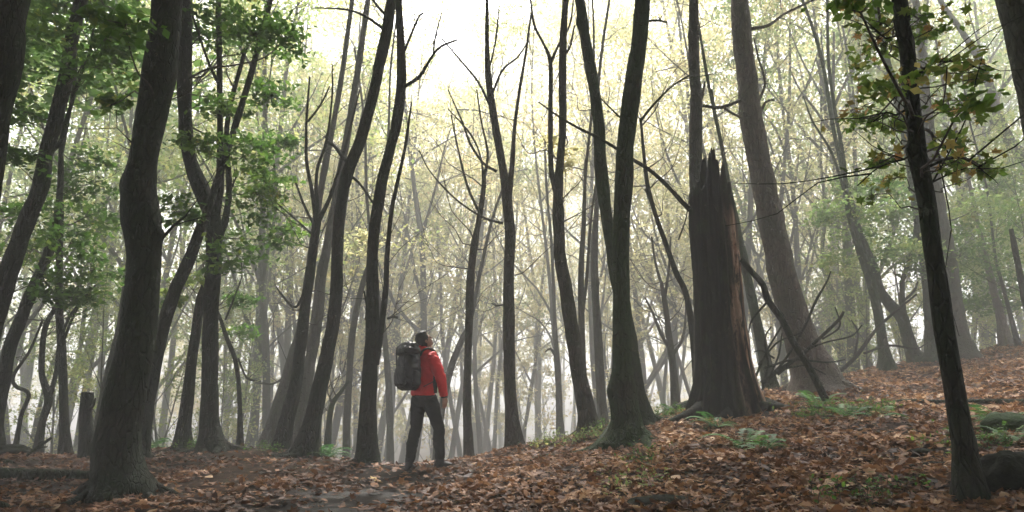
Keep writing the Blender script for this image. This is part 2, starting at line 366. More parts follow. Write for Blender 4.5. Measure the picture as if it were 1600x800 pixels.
# a bright yellow leaf on the path before the hiker
q = hit(586, 752); o = obj('fallen_leaf', lm[0].copy(), None, ground, (q[0], q[1], gz(q[0], q[1]) + 0.02)); o.data.materials.clear()
o.data.materials.append(leafmat('fallen_leaf_yellow', [(0, (0.55, 0.40, 0.14)), (1, (0.6, 0.42, 0.16))], 0.1, 0.5, src='obj')); o.scale = (0.15,) * 3; o.rotation_euler = (0.5, 0.1, 1); o['label'] = 'pale yellow fallen leaf'

# ------------------------------------------------------------------ foliage
QL = np.array([(0, -0.5), (0.34, 0.02), (0, 0.55), (-0.34, 0.02)])
def leaf_points(c, Rr, n, r, flat=0.65, plates=None):
    """sprays of leaves: short flat plates scattered through the volume"""
    k = plates or max(4, n // 22)
    d = r.normal(0, 1, (k, 3)); d /= np.linalg.norm(d, axis=1)[:, None]; d *= (r.uniform(0.1, 1, k) ** 0.5)[:, None]
    pc = d * Rr * np.array([1, 1, flat]) + c
    a = r.randint(0, k, n); q = r.normal(0, 1, (n, 3)) * np.array([0.24, 0.24, 0.075]) * Rr ** 0.6 * r.uniform(0.6, 1.2, k)[a][:, None]
    return pc, pc[a] + q
def foliage_mesh(name, C, size, r, tb=0.5, tilt=0.75, shape=QL, origin=(0, 0, 0)):
    n = len(C); s = size * r.uniform(0.6, 1.35, n)
    V, Fc = leaf_cards(C - np.asarray(origin), s, tilt, shape, r, 0.35)
    big = n2(C[:, 0] + C[:, 2] * 1.3, C[:, 1] + C[:, 2] * 0.7, 1.1, 12)
    t = np.clip(tb + 0.3 * big + r.normal(0, 0.16, n), 0, 1)
    return raw_mesh(name, V, Fc, False, {'tint': ('FACE', t)})
def bent(a, b, r, k=3, amp=0.12, lift=0.0):
    a = np.asarray(a, float); b = np.asarray(b, float); L = np.linalg.norm(b - a); out = [a]
    for i in range(1, k):
        t = i / k; out.append(a + (b - a) * t + r.normal(0, amp * L * 0.35, 3) + np.array([0, 0, -lift * L * math.sin(t * math.pi)]))
    out.append(b); return out

def generic_tree(seed, H, r0, leaves, leafsize, leafmat_, crown0=0.35, spread=0.28, nfork=6, tint=0.5, trunkmat=None, sides=7, lean=0.06):
    """returns (trunk mesh, crown mesh), both with their origin at the foot"""
    r = np.random.RandomState(seed); mb = MB()
    pts = [np.zeros(3)]; d = np.array([r.normal(0, lean), r.normal(0, lean), 1.0]); n = 9
    for i in range(n): d = d + np.array([r.normal(0, 0.05), r.normal(0, 0.05), 0.04]); d /= np.linalg.norm(d); pts.append(pts[-1] + d * H / n)
    rr = [r0 * (1 - 0.88 * (i / n) ** 0.9) for i in range(n + 1)]; rr[0] *= 1.35
    p0 = [np.array([0, 0, -0.6])] + pts; add_tube(mb, p0, [rr[0]] + rr, 0.5, sides, rough=0.12, seed=seed)
    pts = np.array(pts); tips = []
    def limb(a, dr, L, rad_, lev):
        k = 4; q = [a]; dd = dr.copy()
        for _ in range(k): dd = dd + r.normal(0, 0.14, 3) + np.array([0, 0, 0.10]); dd /= np.linalg.norm(dd); q.append(q[-1] + dd * L / k)
        add_tube(mb, q, [rad_ * (1 - 0.8 * i / k) for i in range(k + 1)], 0.6 if lev < 1 else 0.9, 4 if lev else 5, cap=False)
        if lev < 2:
            for _ in range(r.randint(1, 4)):
                i = r.randint(1, k + 1); e = dd + r.normal(0, 0.55, 3); e /= np.linalg.norm(e)
                limb(q[i], e, L * r.uniform(0.4, 0.65), rad_ * 0.45, lev + 1)
        tips.append(q[-1]); tips.append(q[-2])
    for i in range(nfork):
        t = crown0 * 0.7 + (0.97 - crown0 * 0.7) * (i + r.uniform(0, 0.8)) / nfork; k = t * n; a = pts[int(k)] * (1 - k % 1) + pts[min(n, int(k) + 1)] * (k % 1)
        az = r.uniform(0, 6.28); e = np.array([math.cos(az) * 0.7, math.sin(az) * 0.7, r.uniform(0.5, 1.1)]); e /= np.linalg.norm(e)
        limb(a, e, H * spread * (1.1 - t * 0.55), r0 * (1 - 0.8 * t) * 0.6, 0)
    tips = np.array(tips); tips = tips[tips[:, 2] > H * crown0 * 0.55]
    C = []
    for q in tips: C.append(leaf_points(q, r.uniform(0.5, 1.15) * H / 16, max(3, int(leaves / len(tips))), r, 0.55, plates=5)[1])
    C = np.concatenate(C)
    return mb.mesh('trunk'), foliage_mesh('crown', C, leafsize, r, tint)

# canopy crowns carried high above the frame by the near trees
rc = np.random.RandomState(21); CANOPY = []
for k in range(4):
    C = np.concatenate([leaf_points(np.array([rc.normal(0, 1.7), rc.normal(0, 1.7), rc.uniform(-1.6, 2.2)]), rc.uniform(0.9, 1.7), 620, rc, 0.5)[1] for _ in range(16)])
    me = foliage_mesh('crown', C, 0.17, rc, 0.45); me.materials.append(M['green']); CANOPY.append(me)
NEAR = []
def tree(label, pts, depth, name='tree', m='bark', sides=18, rough=0.13, flare=0.7, fh=0.28, limbs=(), blobs=(), leaf='green', leafsize=0.10, tint=0.4, ext=4.0, canopy=True, twigs=0,
         knots=(), group=None, base=None, dy=0.0, seed=None, dens=1.0, cat='tree', step=0.07, grow=True, canr=1.0):
    """pts: (pixel x, pixel y, pixel width) from top to foot"""
    seed = seed if seed is not None else len(NEAR) + 11; r = np.random.RandomState(seed)
    pts = sorted(pts, key=lambda t: t[1])[::-1]
    q = hit(pts[0][0], pts[0][1]); 
    if depth is None: depth = q[1]
    n = len(pts)
    W = [P(x, y, depth + dy * i / max(1, n - 1)) for i, (x, y, _) in enumerate(pts)]; Rr = [rad(x, y, depth, w_) for x, y, w_ in pts]
    foot = W[0].copy(); g = gz(foot[0], foot[1])
    if foot[2] > g + 0.02:                                  # the foot is hidden beyond the crest: go on down to the ground
        d = (W[0] - W[1]); d /= np.linalg.norm(d); d[2] = min(d[2], -0.5); L = (foot[2] - g) / -d[2]; W.insert(0, foot + d * L); Rr.insert(0, Rr[0] * 1.15); foot = W[0].copy(); g = gz(foot[0], foot[1])
    W.insert(0, foot + np.array([0, 0, -0.35])); Rr.insert(0, Rr[0])
    topd = W[-1] - W[-2]; topd /= np.linalg.norm(topd); nat = len(W)
    if grow:
        topd = topd * 0.6 + np.array([0, 0, 0.5])
        for i in range(1, 4): W.append(W[-1] + topd * ext / 3 * 1.2 + r.normal(0, 0.10, 3)); Rr.append(Rr[-1] * 0.82)
    org = np.array([foot[0], foot[1], g])
    T = empty(name, org, label, cat, group)
    kn = [(P(a, b_, depth), kr, ka) for a, b_, kr, ka in knots]
    mb = MB(); p, rr = add_tube(mb, W, Rr, step, sides, rough=rough, seed=seed * 1.7, flare=flare, fh=fh, z0=g, knots=kn)
    obj('trunk', mb.mesh('trunk', org), M[m], T)
    if depth < 12.3 and pts[0][2] > 20:
        for k in range(4):
            az = seed * 1.3 + k * 1.6 + r.normal(0, .25); R1 = min(Rr[1], 0.26); Lr = Rr[1] + R1 * r.uniform(1.2, 3.0); mb = MB(); q = []
            for j_, f_ in enumerate((0.35, 1.15, 0.5 + Lr / Rr[1] * .5, Lr / Rr[1])):
                aa = az + r.normal(0, .12) * j_; x_, y_ = foot[0] + math.cos(aa) * Rr[1] * f_, foot[1] + math.sin(aa) * Rr[1] * f_; q.append((x_, y_, gz(x_, y_) + R1 * (0.8, .18, .02, -.12)[j_]))
            add_tube(mb, q, [R1 * .42, R1 * .30, R1 * .17, R1 * .07], .05, 9, rough=.2, seed=k); obj('root', mb.mesh('root', org), M[m], T)
    for lb in limbs:
        L3 = [P(a, b_, depth + (lb[0][3] if len(lb[0]) > 3 else 0) * i / len(lb)) for i, (a, b_, *_) in enumerate(lb)]; lr = [rad(a_[0], a_[1], depth, a_[2]) for a_ in lb]
        mb = MB(); add_tube(mb, L3, lr, 0.08, 7, rough=0.12, seed=seed)
        for _ in range(max(2, len(lb))):                    # fine twigs along the limb
            i = r.randint(1, len(L3)); a = L3[i - 1] + (L3[i] - L3[i - 1]) * r.uniform(); e = (L3[i] - L3[i - 1]); e = e / np.linalg.norm(e) + r.normal(0, 0.6, 3) + np.array([0, 0, 0.2])
            b2 = a + e * r.uniform(0.2, 0.7); add_tube(mb, bent(a, b2, r), [0.006, 0.004, 0.003, 0.002], 0.15, 4, cap=False)
        obj('branch', mb.mesh('branch', org), M[m], T)
    tw = MB(); C = []
    vis = p[(p[:, 2] > g + 0.9)]
    for (bx, by, br) in blobs:
        c = P(bx, by, depth + r.uniform(-1.2, 1.4)); Rb = rad(bx, by, depth, br * 2)
        cand = vis[vis[:, 2] < c[2] - 0.1 * Rb]
        if not len(cand): cand = vis
        dist = np.linalg.norm(cand - c, axis=1) + 1.5 * np.clip(cand[:, 2] - c[2] + 0.6 * Rb, 0, None); a = cand[np.argmin(dist)]
        rb = max(0.008, min(0.03, 0.01 * np.linalg.norm(c - a)))
        add_tube(tw, bent(a, c, r, 4, 0.10, 0.05), [rb, rb * .85, rb * .7, rb * .55, rb * .4], 0.15, 5, cap=False)
        n_ = int(dens * 900 * Rb ** 1.6 + 60); pc, lp = leaf_points(c, Rb, n_, r); C.append(lp)
        for q in pc[:26]: add_tube(tw, bent(c + (q - c) * 0.1 * r.uniform(), q, r, 2, 0.15), [rb * .35, rb * .22, 0.0015], 0.3, 3, cap=False)
    for _ in range(twigs):                                  # bare side shoots
        cand = p[(p[:, 2] > g + min(1.6, 0.5 * (p[-1, 2] - g)))]; a = cand[r.randint(len(cand))]; az = r.uniform(0, 6.28)
        e = np.array([math.cos(az), 0.6 * math.sin(az), r.uniform(0.3, 1.3)]); e /= np.linalg.norm(e); L = r.uniform(0.5, 1.9); b2 = a + e * L
        q = bent(a, b2, r, 4, 0.14, 0.12); add_tube(tw, q, [0.014, 0.010, 0.007, 0.005, 0.003], 0.15, 4, cap=False)
        for _ in range(3):
            i = r.randint(1, 4); e2 = e + r.normal(0, 0.5, 3); add_tube(tw, bent(q[i], q[i] + e2 * L * 0.4, r, 2), [0.005, 0.004, 0.002], 0.2, 3, cap=False)
    if tw.n: obj('twigs', tw.mesh('twigs', org), M['twig'], T)['kind'] = 'stuff'
    if C:
        C = np.concatenate(C); me = foliage_mesh('crown', C, leafsize, r, tint, origin=org); obj('leaves' if canopy else 'crown', me, M[leaf], T)
    if canopy:
        top = np.array(W[-1]); o = obj('crown', CANOPY[seed % 4], None, T, top - org + np.array([r.normal(0, .4), r.normal(0, .4), 1.2 + max(0, 10.5 - top[2])]))
        o.rotation_euler = (0, 0, r.uniform(0, 6.28)); s = r.uniform(0.95, 1.25) * (canr if depth < 9.0 else 0.85); o.scale = (s, s, s)
        mb = MB()
        for _ in range(6):
            e = r.normal(0, 1.9, 3); e[2] = abs(e[2]) * 0.7 + 0.3; b2 = np.array(o.location) + e
            add_tube(mb, bent(top - org, b2, r, 4, 0.12), [Rr[-1] * .8, Rr[-1] * .6, .03, .02, .01], 0.4, 5, cap=False)
        obj('limbs', mb.mesh('limbs'), M[m], T)['kind'] = 'stuff'
    NEAR.append((T, foot)); return T

exec_list = []
# ---- left side
tree('very dark leaning trunk cut off by the top left corner', [(18, -10, 52), (8, 100, 46), (-12, 200, 44), (-40, 400, 50), (-70, 600, 56), (-85, 770, 70)], 6.4, knots=())
tree('second dark trunk from the left, slanting up behind green leaves', [(128, -5, 17), (112, 60, 19), (103, 120, 21), (86, 190, 21), (72, 240, 20), (64, 290, 25), (42, 345, 24), (22, 400, 26), (6, 450, 27), (-14, 520, 28), (-36, 640, 30), (-50, 715, 36)], 9.6,
     limbs=[[(74, 240, 7), (92, 225, 6), (106, 180, 6), (125, 120, 5), (142, 75, 4), (147, 20, 3)]], blobs=[(60, 50, 55), (150, 105, 48), (38, 175, 45), (15, 245, 40), (190, 20, 50), (88, 5, 50), (165, 60, 40), (20, 110, 40)], twigs=6, dens=1.15)
tree('thin slanting trunk leaving the frame at the left edge halfway up', [(97, 200, 6), (94, 290, 9), (88, 350, 12), (75, 397, 15), (52, 450, 17), (32, 500, 18), (15, 545, 19), (4, 600, 20), (-6, 650, 22), (-14, 712, 28)], 11.2,
     blobs=[(120, 290, 55), (55, 330, 50), (160, 345, 45), (35, 385, 48), (110, 380, 40), (150, 250, 30)], twigs=7, canopy=False, dens=1.1, leaf='green')
tree('slim upright dark trunk near the left edge, bent above the ground', [(95, 250, 6), (95, 330, 8), (93, 400, 10), (92, 475, 11), (97, 550, 12), (99, 620, 12), (102, 705, 16)], 12,
     limbs=[[(97, 540, 4), (112, 500, 4), (128, 470, 3), (150, 445, 2)], [(94, 470, 3), (70, 440, 3), (45, 420, 2)]], blobs=[(112, 465, 42), (62, 440, 35), (150, 420, 40), (140, 455, 36)], twigs=6, canopy=False)
tree('small crooked forked tree between the leftmost thin trunks', [(104, 455, 5), (84, 485, 7), (70, 515, 8), (65, 580, 9), (76, 622, 11), (66, 660, 10), (60, 708, 13)], 13, limbs=[[(76, 622, 8), (87, 585, 7), (92, 540, 5), (106, 500, 4), (126, 470, 3)]], twigs=6, canopy=False, grow=False)
tree('thin sapling with a sharp elbow bend at the far left', [(66, 500, 3), (48, 545, 4), (22, 585, 5), (24, 603, 6), (45, 616, 6), (33, 650, 6), (22, 712, 8)], 13.5, twigs=4, canopy=False, grow=False, sides=8)
tree('massive dark crooked trunk in the left foreground', [(262, -8, 44), (256, 50, 46), (251, 100, 50), (243, 150, 46), (234, 195, 45), (224, 245, 42), (218, 290, 50), (221, 340, 54), (225, 385, 50), (225, 420, 50), (218, 500, 52), (210, 550, 58), (199, 600, 58), (189, 650, 62), (183, 700, 66), (183, 745, 72), (185, 772, 80)], 6.9,
     sides=34, rough=0.11, flare=0.7, fh=0.18, step=0.045, knots=[(257, 366, 0.07, 0.07), (190, 290, 0.10, 0.03)], blobs=[(196, 38, 38), (172, 165, 26)], twigs=2, limbs=[[(254, 372, 5), (272, 352, 4), (292, 336, 3)]], leafsize=0.1)
tree('dark slanting trunk just behind the massive crooked one', [(324, 330, 12), (316, 350, 15), (297, 402, 18), (275, 450, 20), (258, 500, 21), (245, 550, 22), (230, 620, 23), (216, 700, 28)], 10.2, twigs=5, ext=5)
tree('dark twin stemmed tree that forks at mid height, left of centre', [(291, -8, 20), (288, 100, 23), (289, 180, 20), (296, 245, 20), (314, 295, 26), (331, 340, 25), (334, 400, 24), (329, 500, 23), (328, 600, 24), (328, 660, 28), (331, 697, 36)], 10.6, sides=22,
     limbs=[[(334, 350, 17), (342, 300, 15), (344, 270, 12), (344, 200, 9), (343, 100, 9), (341, 0, 8), (342, -120, 6)], [(341, 130, 5), (325, 95, 4), (308, 45, 4), (300, 20, 3)], [(345, 370, 5), (356, 345, 4), (360, 300, 3), (372, 270, 3)]],
     blobs=[(402, 55, 55), (428, 150, 42), (380, 245, 52), (432, 225, 36), (355, 170, 36), (322, 55, 36), (398, 325, 52), (440, 365, 40), (372, 400, 44), (445, 60, 36), (310, 225, 26), (420, 290, 40), (275, 330, 30), (350, 20, 40)], dens=1.25, twigs=5)
tree('dark trunk leaning in behind the twin stemmed tree', [(322, 440, 12), (313, 470, 14), (306, 520, 15), (300, 560, 15), (292, 630, 18), (284, 697, 24)], 11.2, canopy=False, grow=True, ext=3, twigs=4, blobs=[(290, 440, 28), (268, 470, 22)], leaf='yellowgreen')
tree('thin arching sapling right of the twin stemmed tree', [(330, 470, 3), (342, 492, 6), (355, 530, 7), (368, 565, 7), (374, 620, 7), (375, 700, 9)], 12, canopy=False, grow=False, limbs=[[(352, 500, 3), (368, 460, 3), (378, 430, 2), (376, 405, 2)], [(372, 560, 3), (385, 590, 3), (398, 595, 2)]], sides=8, twigs=3, blobs=[(378, 520, 24), (370, 470, 26)])
tree('greyish slim trunk slanting behind the massive crooked one', [(190, 490, 9), (178, 545, 10), (165, 600, 10), (155, 650, 11), (147, 710, 14)], 12.6, m='bark_mid', ext=5, twigs=3, leaf='yellowgreen', canopy=False)
# ---- left of centre
tree('dark trunk topped by bare upswept branches, left of the hiker', [(497, 335, 13), (492, 370, 14), (488, 400, 14), (479, 465, 16), (471, 530, 18), (462, 600, 19), (450, 650, 21), (441, 705, 26)], 11.2, canopy=False, grow=False,
     limbs=[[(495, 345, 9), (486, 290, 6), (479, 250, 5), (479, 190, 4), (484, 120, 3)], [(496, 335, 8), (495, 270, 5), (510, 220, 4), (519, 150, 3), (519, 100, 2)], [(498, 345, 8), (515, 310, 6), (528, 270, 5), (545, 210, 4), (562, 140, 2)], [(481, 190, 4), (500, 165, 3), (515, 135, 2)], [(495, 360, 5), (475, 320, 4), (460, 280, 3)], [(482, 440, 5), (462, 480, 4), (440, 460, 3), (432, 448, 2)], [(492, 370, 4), (470, 350, 3), (430, 315, 2)]], twigs=6)
tree('long dark trunk leaning right with a stubby side branch, left of the hiker', [(613, -8, 15), (604, 50, 17), (593, 100, 18), (585, 140, 17), (576, 175, 17), (561, 225, 18), (543, 270, 19), (533, 320, 18), (529, 360, 17), (527, 400, 18), (525, 470, 20), (514, 540, 22), (501, 600, 24), (490, 650, 27), (479, 698, 36)], 10.4, sides=22, fh=.2,
     limbs=[[(548, 258, 6), (535, 245, 6), (522, 228, 5), (511, 222, 5)], [(541, 270, 5), (560, 285, 4), (575, 305, 4), (583, 318, 3)], [(599, 45, 5), (570, 25, 4), (540, 15, 3), (490, 12, 2)], [(604, 25, 5), (590, 10, 4), (580, -5, 4)]])
tree('dark double trunk standing right beside the hiker', [(623, -8, 11), (626, 60, 12), (627, 130, 15), (620, 190, 16), (609, 235, 16), (598, 280, 17), (591, 320, 18), (585, 360, 17), (582, 400, 18), (582, 460, 20), (581, 530, 22), (577, 600, 24), (574, 660, 27), (574, 722, 32)], 9.9, sides=22, fh=.16, flare=.5,
     limbs=[[(587, 570, 12), (596, 510, 10), (603, 450, 9), (605, 400, 8), (612, 330, 7), (620, 290, 6), (633, 230, 5), (643, 160, 3)], [(633, 135, 6), (655, 120, 6), (668, 100, 5), (677, 85, 4), (690, 72, 4), (715, 62, 3)], [(677, 85, 3), (680, 60, 3), (690, 20, 2)], [(626, 95, 4), (640, 60, 4), (655, 25, 3), (661, 20, 3)], [(605, 498, 4), (613, 495, 4), (622, 496, 3)], [(571, 500, 3), (573, 480, 3), (569, 455, 3)]], twigs=2)
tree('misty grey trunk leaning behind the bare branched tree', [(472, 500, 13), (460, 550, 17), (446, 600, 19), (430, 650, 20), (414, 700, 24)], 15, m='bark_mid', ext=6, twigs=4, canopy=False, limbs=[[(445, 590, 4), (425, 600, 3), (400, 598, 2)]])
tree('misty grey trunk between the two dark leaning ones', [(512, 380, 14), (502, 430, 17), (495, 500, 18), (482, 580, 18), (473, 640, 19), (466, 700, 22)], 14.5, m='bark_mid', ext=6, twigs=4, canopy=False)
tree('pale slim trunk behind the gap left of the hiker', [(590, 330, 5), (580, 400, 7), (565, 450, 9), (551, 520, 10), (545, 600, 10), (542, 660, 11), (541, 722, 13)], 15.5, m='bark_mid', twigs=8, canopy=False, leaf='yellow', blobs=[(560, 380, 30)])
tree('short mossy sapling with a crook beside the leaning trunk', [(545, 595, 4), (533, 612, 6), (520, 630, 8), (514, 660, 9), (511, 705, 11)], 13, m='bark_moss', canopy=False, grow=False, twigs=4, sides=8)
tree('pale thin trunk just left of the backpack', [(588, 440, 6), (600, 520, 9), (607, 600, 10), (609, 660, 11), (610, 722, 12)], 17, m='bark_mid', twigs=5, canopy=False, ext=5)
# ---- centre
tree('slim dark green trunk right behind the hiker', [(757, 265, 5), (755, 300, 7), (748, 345, 9), (740, 390, 12), (735, 440, 13), (733, 500, 13), (731, 560, 12), (730, 640, 13), (732, 700, 15), (734, 722, 19)], 12, m='bark_mid', canopy=False, grow=False,
     limbs=[[(756, 280, 5), (762, 240, 4), (752, 190, 3), (745, 140, 2)], [(750, 335, 5), (730, 290, 4), (715, 230, 3), (705, 180, 2)], [(755, 300, 4), (752, 250, 3), (735, 210, 3), (700, 170, 2)]], twigs=6, leaf='yellow')
tree('pale slanting trunk seen past the right arm of the hiker', [(735, 500, 7), (722, 530, 9), (706, 570, 10), (694, 620, 11), (686, 670, 12), (682, 722, 14)], 16.5, m='bark_mid', canopy=False, ext=3, twigs=5)
tree('tall grey green trunk forking high up in the bright centre', [(761, -8, 5), (761, 60, 7), (763, 120, 10), (772, 185, 12), (785, 260, 13), (793, 320, 16), (797, 370, 17), (795, 430, 17), (795, 500, 18), (796, 580, 18), (799, 640, 20), (804, 700, 25)], 11.4, m='bark_mid', sides=20,
     limbs=[[(794, 320, 10), (800, 260, 8), (804, 200, 6), (812, 140, 5), (822, 80, 4), (830, 20, 3)], [(786, 349, 4), (760, 342, 4), (730, 325, 3), (700, 300, 3), (670, 265, 2), (655, 235, 2)], [(776, 268, 5), (755, 255, 4), (735, 225, 4), (722, 190, 3), (700, 140, 2)], [(770, 175, 4), (748, 130, 4), (720, 95, 3), (690, 60, 2)], [(768, 150, 4), (785, 110, 4), (808, 90, 3), (822, 70, 2)], [(786, 476, 3), (776, 478, 3), (768, 474, 2)], [(764, 110, 3), (775, 60, 3), (780, 10, 2)]], twigs=5)
tree('leaning twin topped trunk right of the bright centre', [(884, -8, 10), (880, 60, 11), (879, 130, 12), (879, 200, 12), (875, 255, 13), (872, 300, 16), (873, 350, 19), (875, 400, 19), (884, 450, 20), (894, 520, 22), (904, 580, 23), (914, 630, 26), (922, 672, 32)], 11, m='bark_mid', sides=20,
     limbs=[[(868, 300, 9), (861, 260, 8), (860, 180, 8), (860, 100, 7), (850, 70, 4), (835, 40, 4), (829, 0, 3)], [(861, 98, 5), (873, 70, 4), (890, 40, 3), (896, 0, 2)], [(879, 90, 4), (890, 75, 3), (898, 40, 2)]], blobs=[(862, 215, 22), (885, 235, 22), (880, 260, 18)], leaf='yellow', dens=0.5, twigs=4)
tree('dark mottled trunk passing behind the darkest central one', [(904, -8, 14), (911, 40, 17), (920, 90, 17), (930, 150, 18), (936, 200, 18), (938, 250, 20), (944, 310, 19), (952, 365, 19), (962, 420, 22), (975, 490, 26), (984, 550, 28), (992, 610, 30), (1002, 656, 36)], 10.2, m='bark_moss', sides=22, knots=[(905, 35, .07, .03), (930, 175, .08, .025)])
tree('darkest straight trunk with a swollen foot, right of centre', [(1005, -8, 24), (998, 70, 25), (991, 120, 27), (983, 180, 28), (977, 230, 28), (975, 280, 28), (972, 340, 26), (970, 400, 26), (971, 480, 27), (972, 560, 31), (972, 610, 42), (977, 650, 44), (976, 688, 52)], 8.7, sides=30, rough=0.10, flare=0.8, fh=0.16, step=0.05, knots=[(960, 612, .10, .04)],
     limbs=[[(1000, 190, 4), (1020, 165, 4), (1050, 135, 3), (1077, 118, 3)], [(1006, 33, 4), (1030, 32, 4), (1043, 35, 3)], [(983, 195, 3), (965, 180, 3), (938, 153, 2)]], m='bark_moss')
tree('thin dark curved trunk between the dark pair and the broken tree', [(1001, 185, 4), (1006, 240, 5), (1012, 290, 7), (1024, 335, 7), (1040, 380, 8), (1056, 425, 9), (1072, 460, 9), (1082, 520, 10), (1090, 620, 12)], 11.5, canopy=False, grow=False, twigs=6, limbs=[[(1024, 335, 4), (1010, 300, 3), (1008, 295, 3)], [(1060, 375, 3), (1072, 340, 2), (1078, 300, 2)]], sides=8)
tree('misty forked tree left of the broken stump', [(1033, 440, 6), (1040, 480, 8), (1046, 530, 10), (1052, 580, 12), (1056, 638, 16)], 15, m='bark_mid', canopy=False, grow=False, limbs=[[(1035, 450, 5), (1024, 410, 4), (1018, 370, 3)], [(1046, 545, 6), (1032, 520, 5), (1020, 490, 4), (1008, 465, 3)], [(1050, 555, 6), (1064, 535, 5), (1070, 510, 4), (1072, 470, 3)], [(1038, 470, 5), (1045, 420, 4), (1048, 370, 3)]], twigs=9)
tree('pale slender trunk pair behind the leaning twin topped one', [(915, 270, 5), (912, 350, 7), (908, 420, 9), (908, 480, 10), (910, 560, 11), (914, 650, 13)], 14, m='bark_mid', canopy=False, limbs=[[(909, 500, 6), (916, 440, 5), (922, 360, 4), (930, 290, 3)]], twigs=7)
tree('pale grey trunk in the gap left of the darkest one', [(933, 300, 7), (929, 380, 11), (930, 450, 12), (934, 520, 13), (938, 600, 14), (943, 662, 17)], 15.5, m='bark_mid', canopy=False, twigs=5)
tree('faint grey tree with a bent side branch below the bright centre', [(866, 480, 6), (868, 530, 8), (872, 580, 9), (874, 650, 11), (875, 690, 12)], 19, m='bark_mid', canopy=False, limbs=[[(870, 560, 5), (860, 545, 4), (852, 550, 2)]], twigs=8)
# ---- right
tree('pale trunk rising from behind the broken stump', [(1084, -8, 14), (1084, 50, 16), (1085, 110, 17), (1088, 150, 18), (1087, 200, 20), (1087, 260, 20), (1090, 320, 22), (1095, 450, 24), (1100, 630, 28)], 11, m='bark_mid', sides=20,
     limbs=[[(1090, 168, 5), (1097, 150, 5), (1101, 128, 3)], [(1098, 165, 5), (1125, 168, 6), (1150, 160, 5), (1157, 157, 5)], [(1130, 168, 4), (1146, 178, 4), (1158, 184, 3)]], knots=[(1080, 55, .06, .03), (1082, 158, .06, .03)], twigs=5)
tree('large grey brown leaning trunk on the bank right of the broken stump', [(1156, -8, 27), (1160, 60, 29), (1167, 120, 31), (1173, 180, 33), (1184, 240, 35), (1196, 300, 37), (1206, 350, 39), (1216, 400, 41), (1228, 450, 44), (1242, 500, 47), (1257, 545, 52), (1272, 580, 62), (1278, 605, 72)], 12, m='bark_brown', sides=34, step=0.06, flare=0.8, fh=0.28,
     limbs=[[(1172, 45, 6), (1200, 40, 5), (1225, 22, 4), (1250, 10, 4), (1290, -10, 3)], [(1182, 165, 5), (1195, 130, 4), (1185, 90, 3), (1178, 60, 2)], [(1185, 185, 5), (1196, 160, 4), (1210, 156, 3)]], knots=[(1188, 110, .10, .03)])
tree('slender dark trunk with turning leaves at the right edge of the path bank', [(1404, -8, 22), (1408, 30, 23), (1416, 70, 24), (1421, 120, 24), (1426, 170, 24), (1432, 215, 25), (1434, 245, 29), (1443, 290, 27), (1451, 340, 27), (1459, 400, 26), (1468, 460, 29), (1478, 530, 30), (1488, 590, 30), (1498, 650, 31), (1507, 700, 34), (1512, 745, 40), (1516, 785, 46)], None, sides=30, step=0.04, flare=0.5, fh=0.13,
     limbs=[[(1418, 170, 4), (1400, 180, 4), (1385, 175, 3), (1365, 190, 2)], [(1430, 120, 5), (1455, 100, 4), (1490, 95, 3), (1540, 110, 2)], [(1412, 50, 4), (1385, 60, 3), (1360, 40, 2)], [(1448, 262, 5), (1475, 250, 4), (1500, 245, 3), (1535, 265, 2)], [(1448, 300, 3), (1470, 262, 3), (1490, 225, 2)], [(1436, 235, 4), (1410, 250, 3), (1375, 260, 2), (1340, 290, 2)]], knots=[(1421, 232, .04, .02), (1434, 65, .04, .015)], canr=1.1, leaf='olive', leafsize=0.062, dens=0.42, tint=0.4,
     blobs=[(1395, 35, 36), (1345, 20, 34), (1378, 70, 30), (1455, 48, 34), (1480, 102, 28), (1525, 112, 26), (1350, 100, 24), (1378, 145, 32), (1345, 185, 28), (1398, 200, 26), (1510, 165, 24), (1370, 255, 28), (1475, 225, 28), (1505, 258, 30), (1540, 265, 20)])
SPRAYTREE = NEAR[-1][0]
tree('grey trunk standing just behind the slender dark one', [(1438, 60, 11), (1444, 130, 14), (1450, 200, 18), (1458, 270, 20), (1466, 330, 23), (1477, 390, 27), (1484, 450, 30), (1490, 500, 33), (1496, 548, 42)], 16, m='bark_mid', sides=22, canopy=False, ext=5, twigs=5)
tree('mossy greenish trunk partly hidden left of the slender dark one', [(1385, 90, 9), (1396, 130, 12), (1412, 190, 14), (1424, 260, 15), (1438, 350, 17), (1450, 430, 20), (1456, 490, 22), (1462, 552, 28)], 15.5, m='bark_moss', canopy=False, ext=4, twigs=4, blobs=[(1400, 330, 50), (1420, 400, 45), (1500, 400, 45), (1520, 330, 45)], leaf='yellowgreen', tint=.3)
tree('slim dark trunk leaning left of the crooked one on the bank', [(1318, 250, 6), (1322, 310, 8), (1334, 360, 10), (1348, 402, 13), (1362, 445, 14), (1374, 500, 14), (1380, 540, 15), (1386, 574, 20)], 15, canopy=False, ext=5, m='bark_moss', twigs=5, blobs=[(1310, 350, 45), (1345, 325, 42), (1300, 410, 35), (1290, 330, 35), (1320, 290, 35)], leaf='yellowgreen', tint=.25, dens=.9, limbs=[[(1322, 310, 4), (1300, 240, 4), (1270, 190, 3), (1255, 150, 2)]])
tree('crooked dark tree with a raised arm on the bank', [(1340, 350, 8), (1352, 385, 11), (1364, 415, 13), (1376, 455, 15), (1394, 480, 16), (1410, 497, 18), (1418, 525, 17), (1426, 550, 19), (1433, 563, 26)], 16, m='bark_moss', canopy=False, ext=5, twigs=4, limbs=[[(1414, 500, 9), (1410, 465, 8), (1411, 435, 7), (1422, 405, 6), (1428, 375, 5), (1430, 345, 3)], [(1412, 470, 4), (1428, 455, 4), (1434, 440, 3)]], blobs=[(1390, 380, 48), (1370, 300, 40), (1440, 420, 34)], dens=.9)
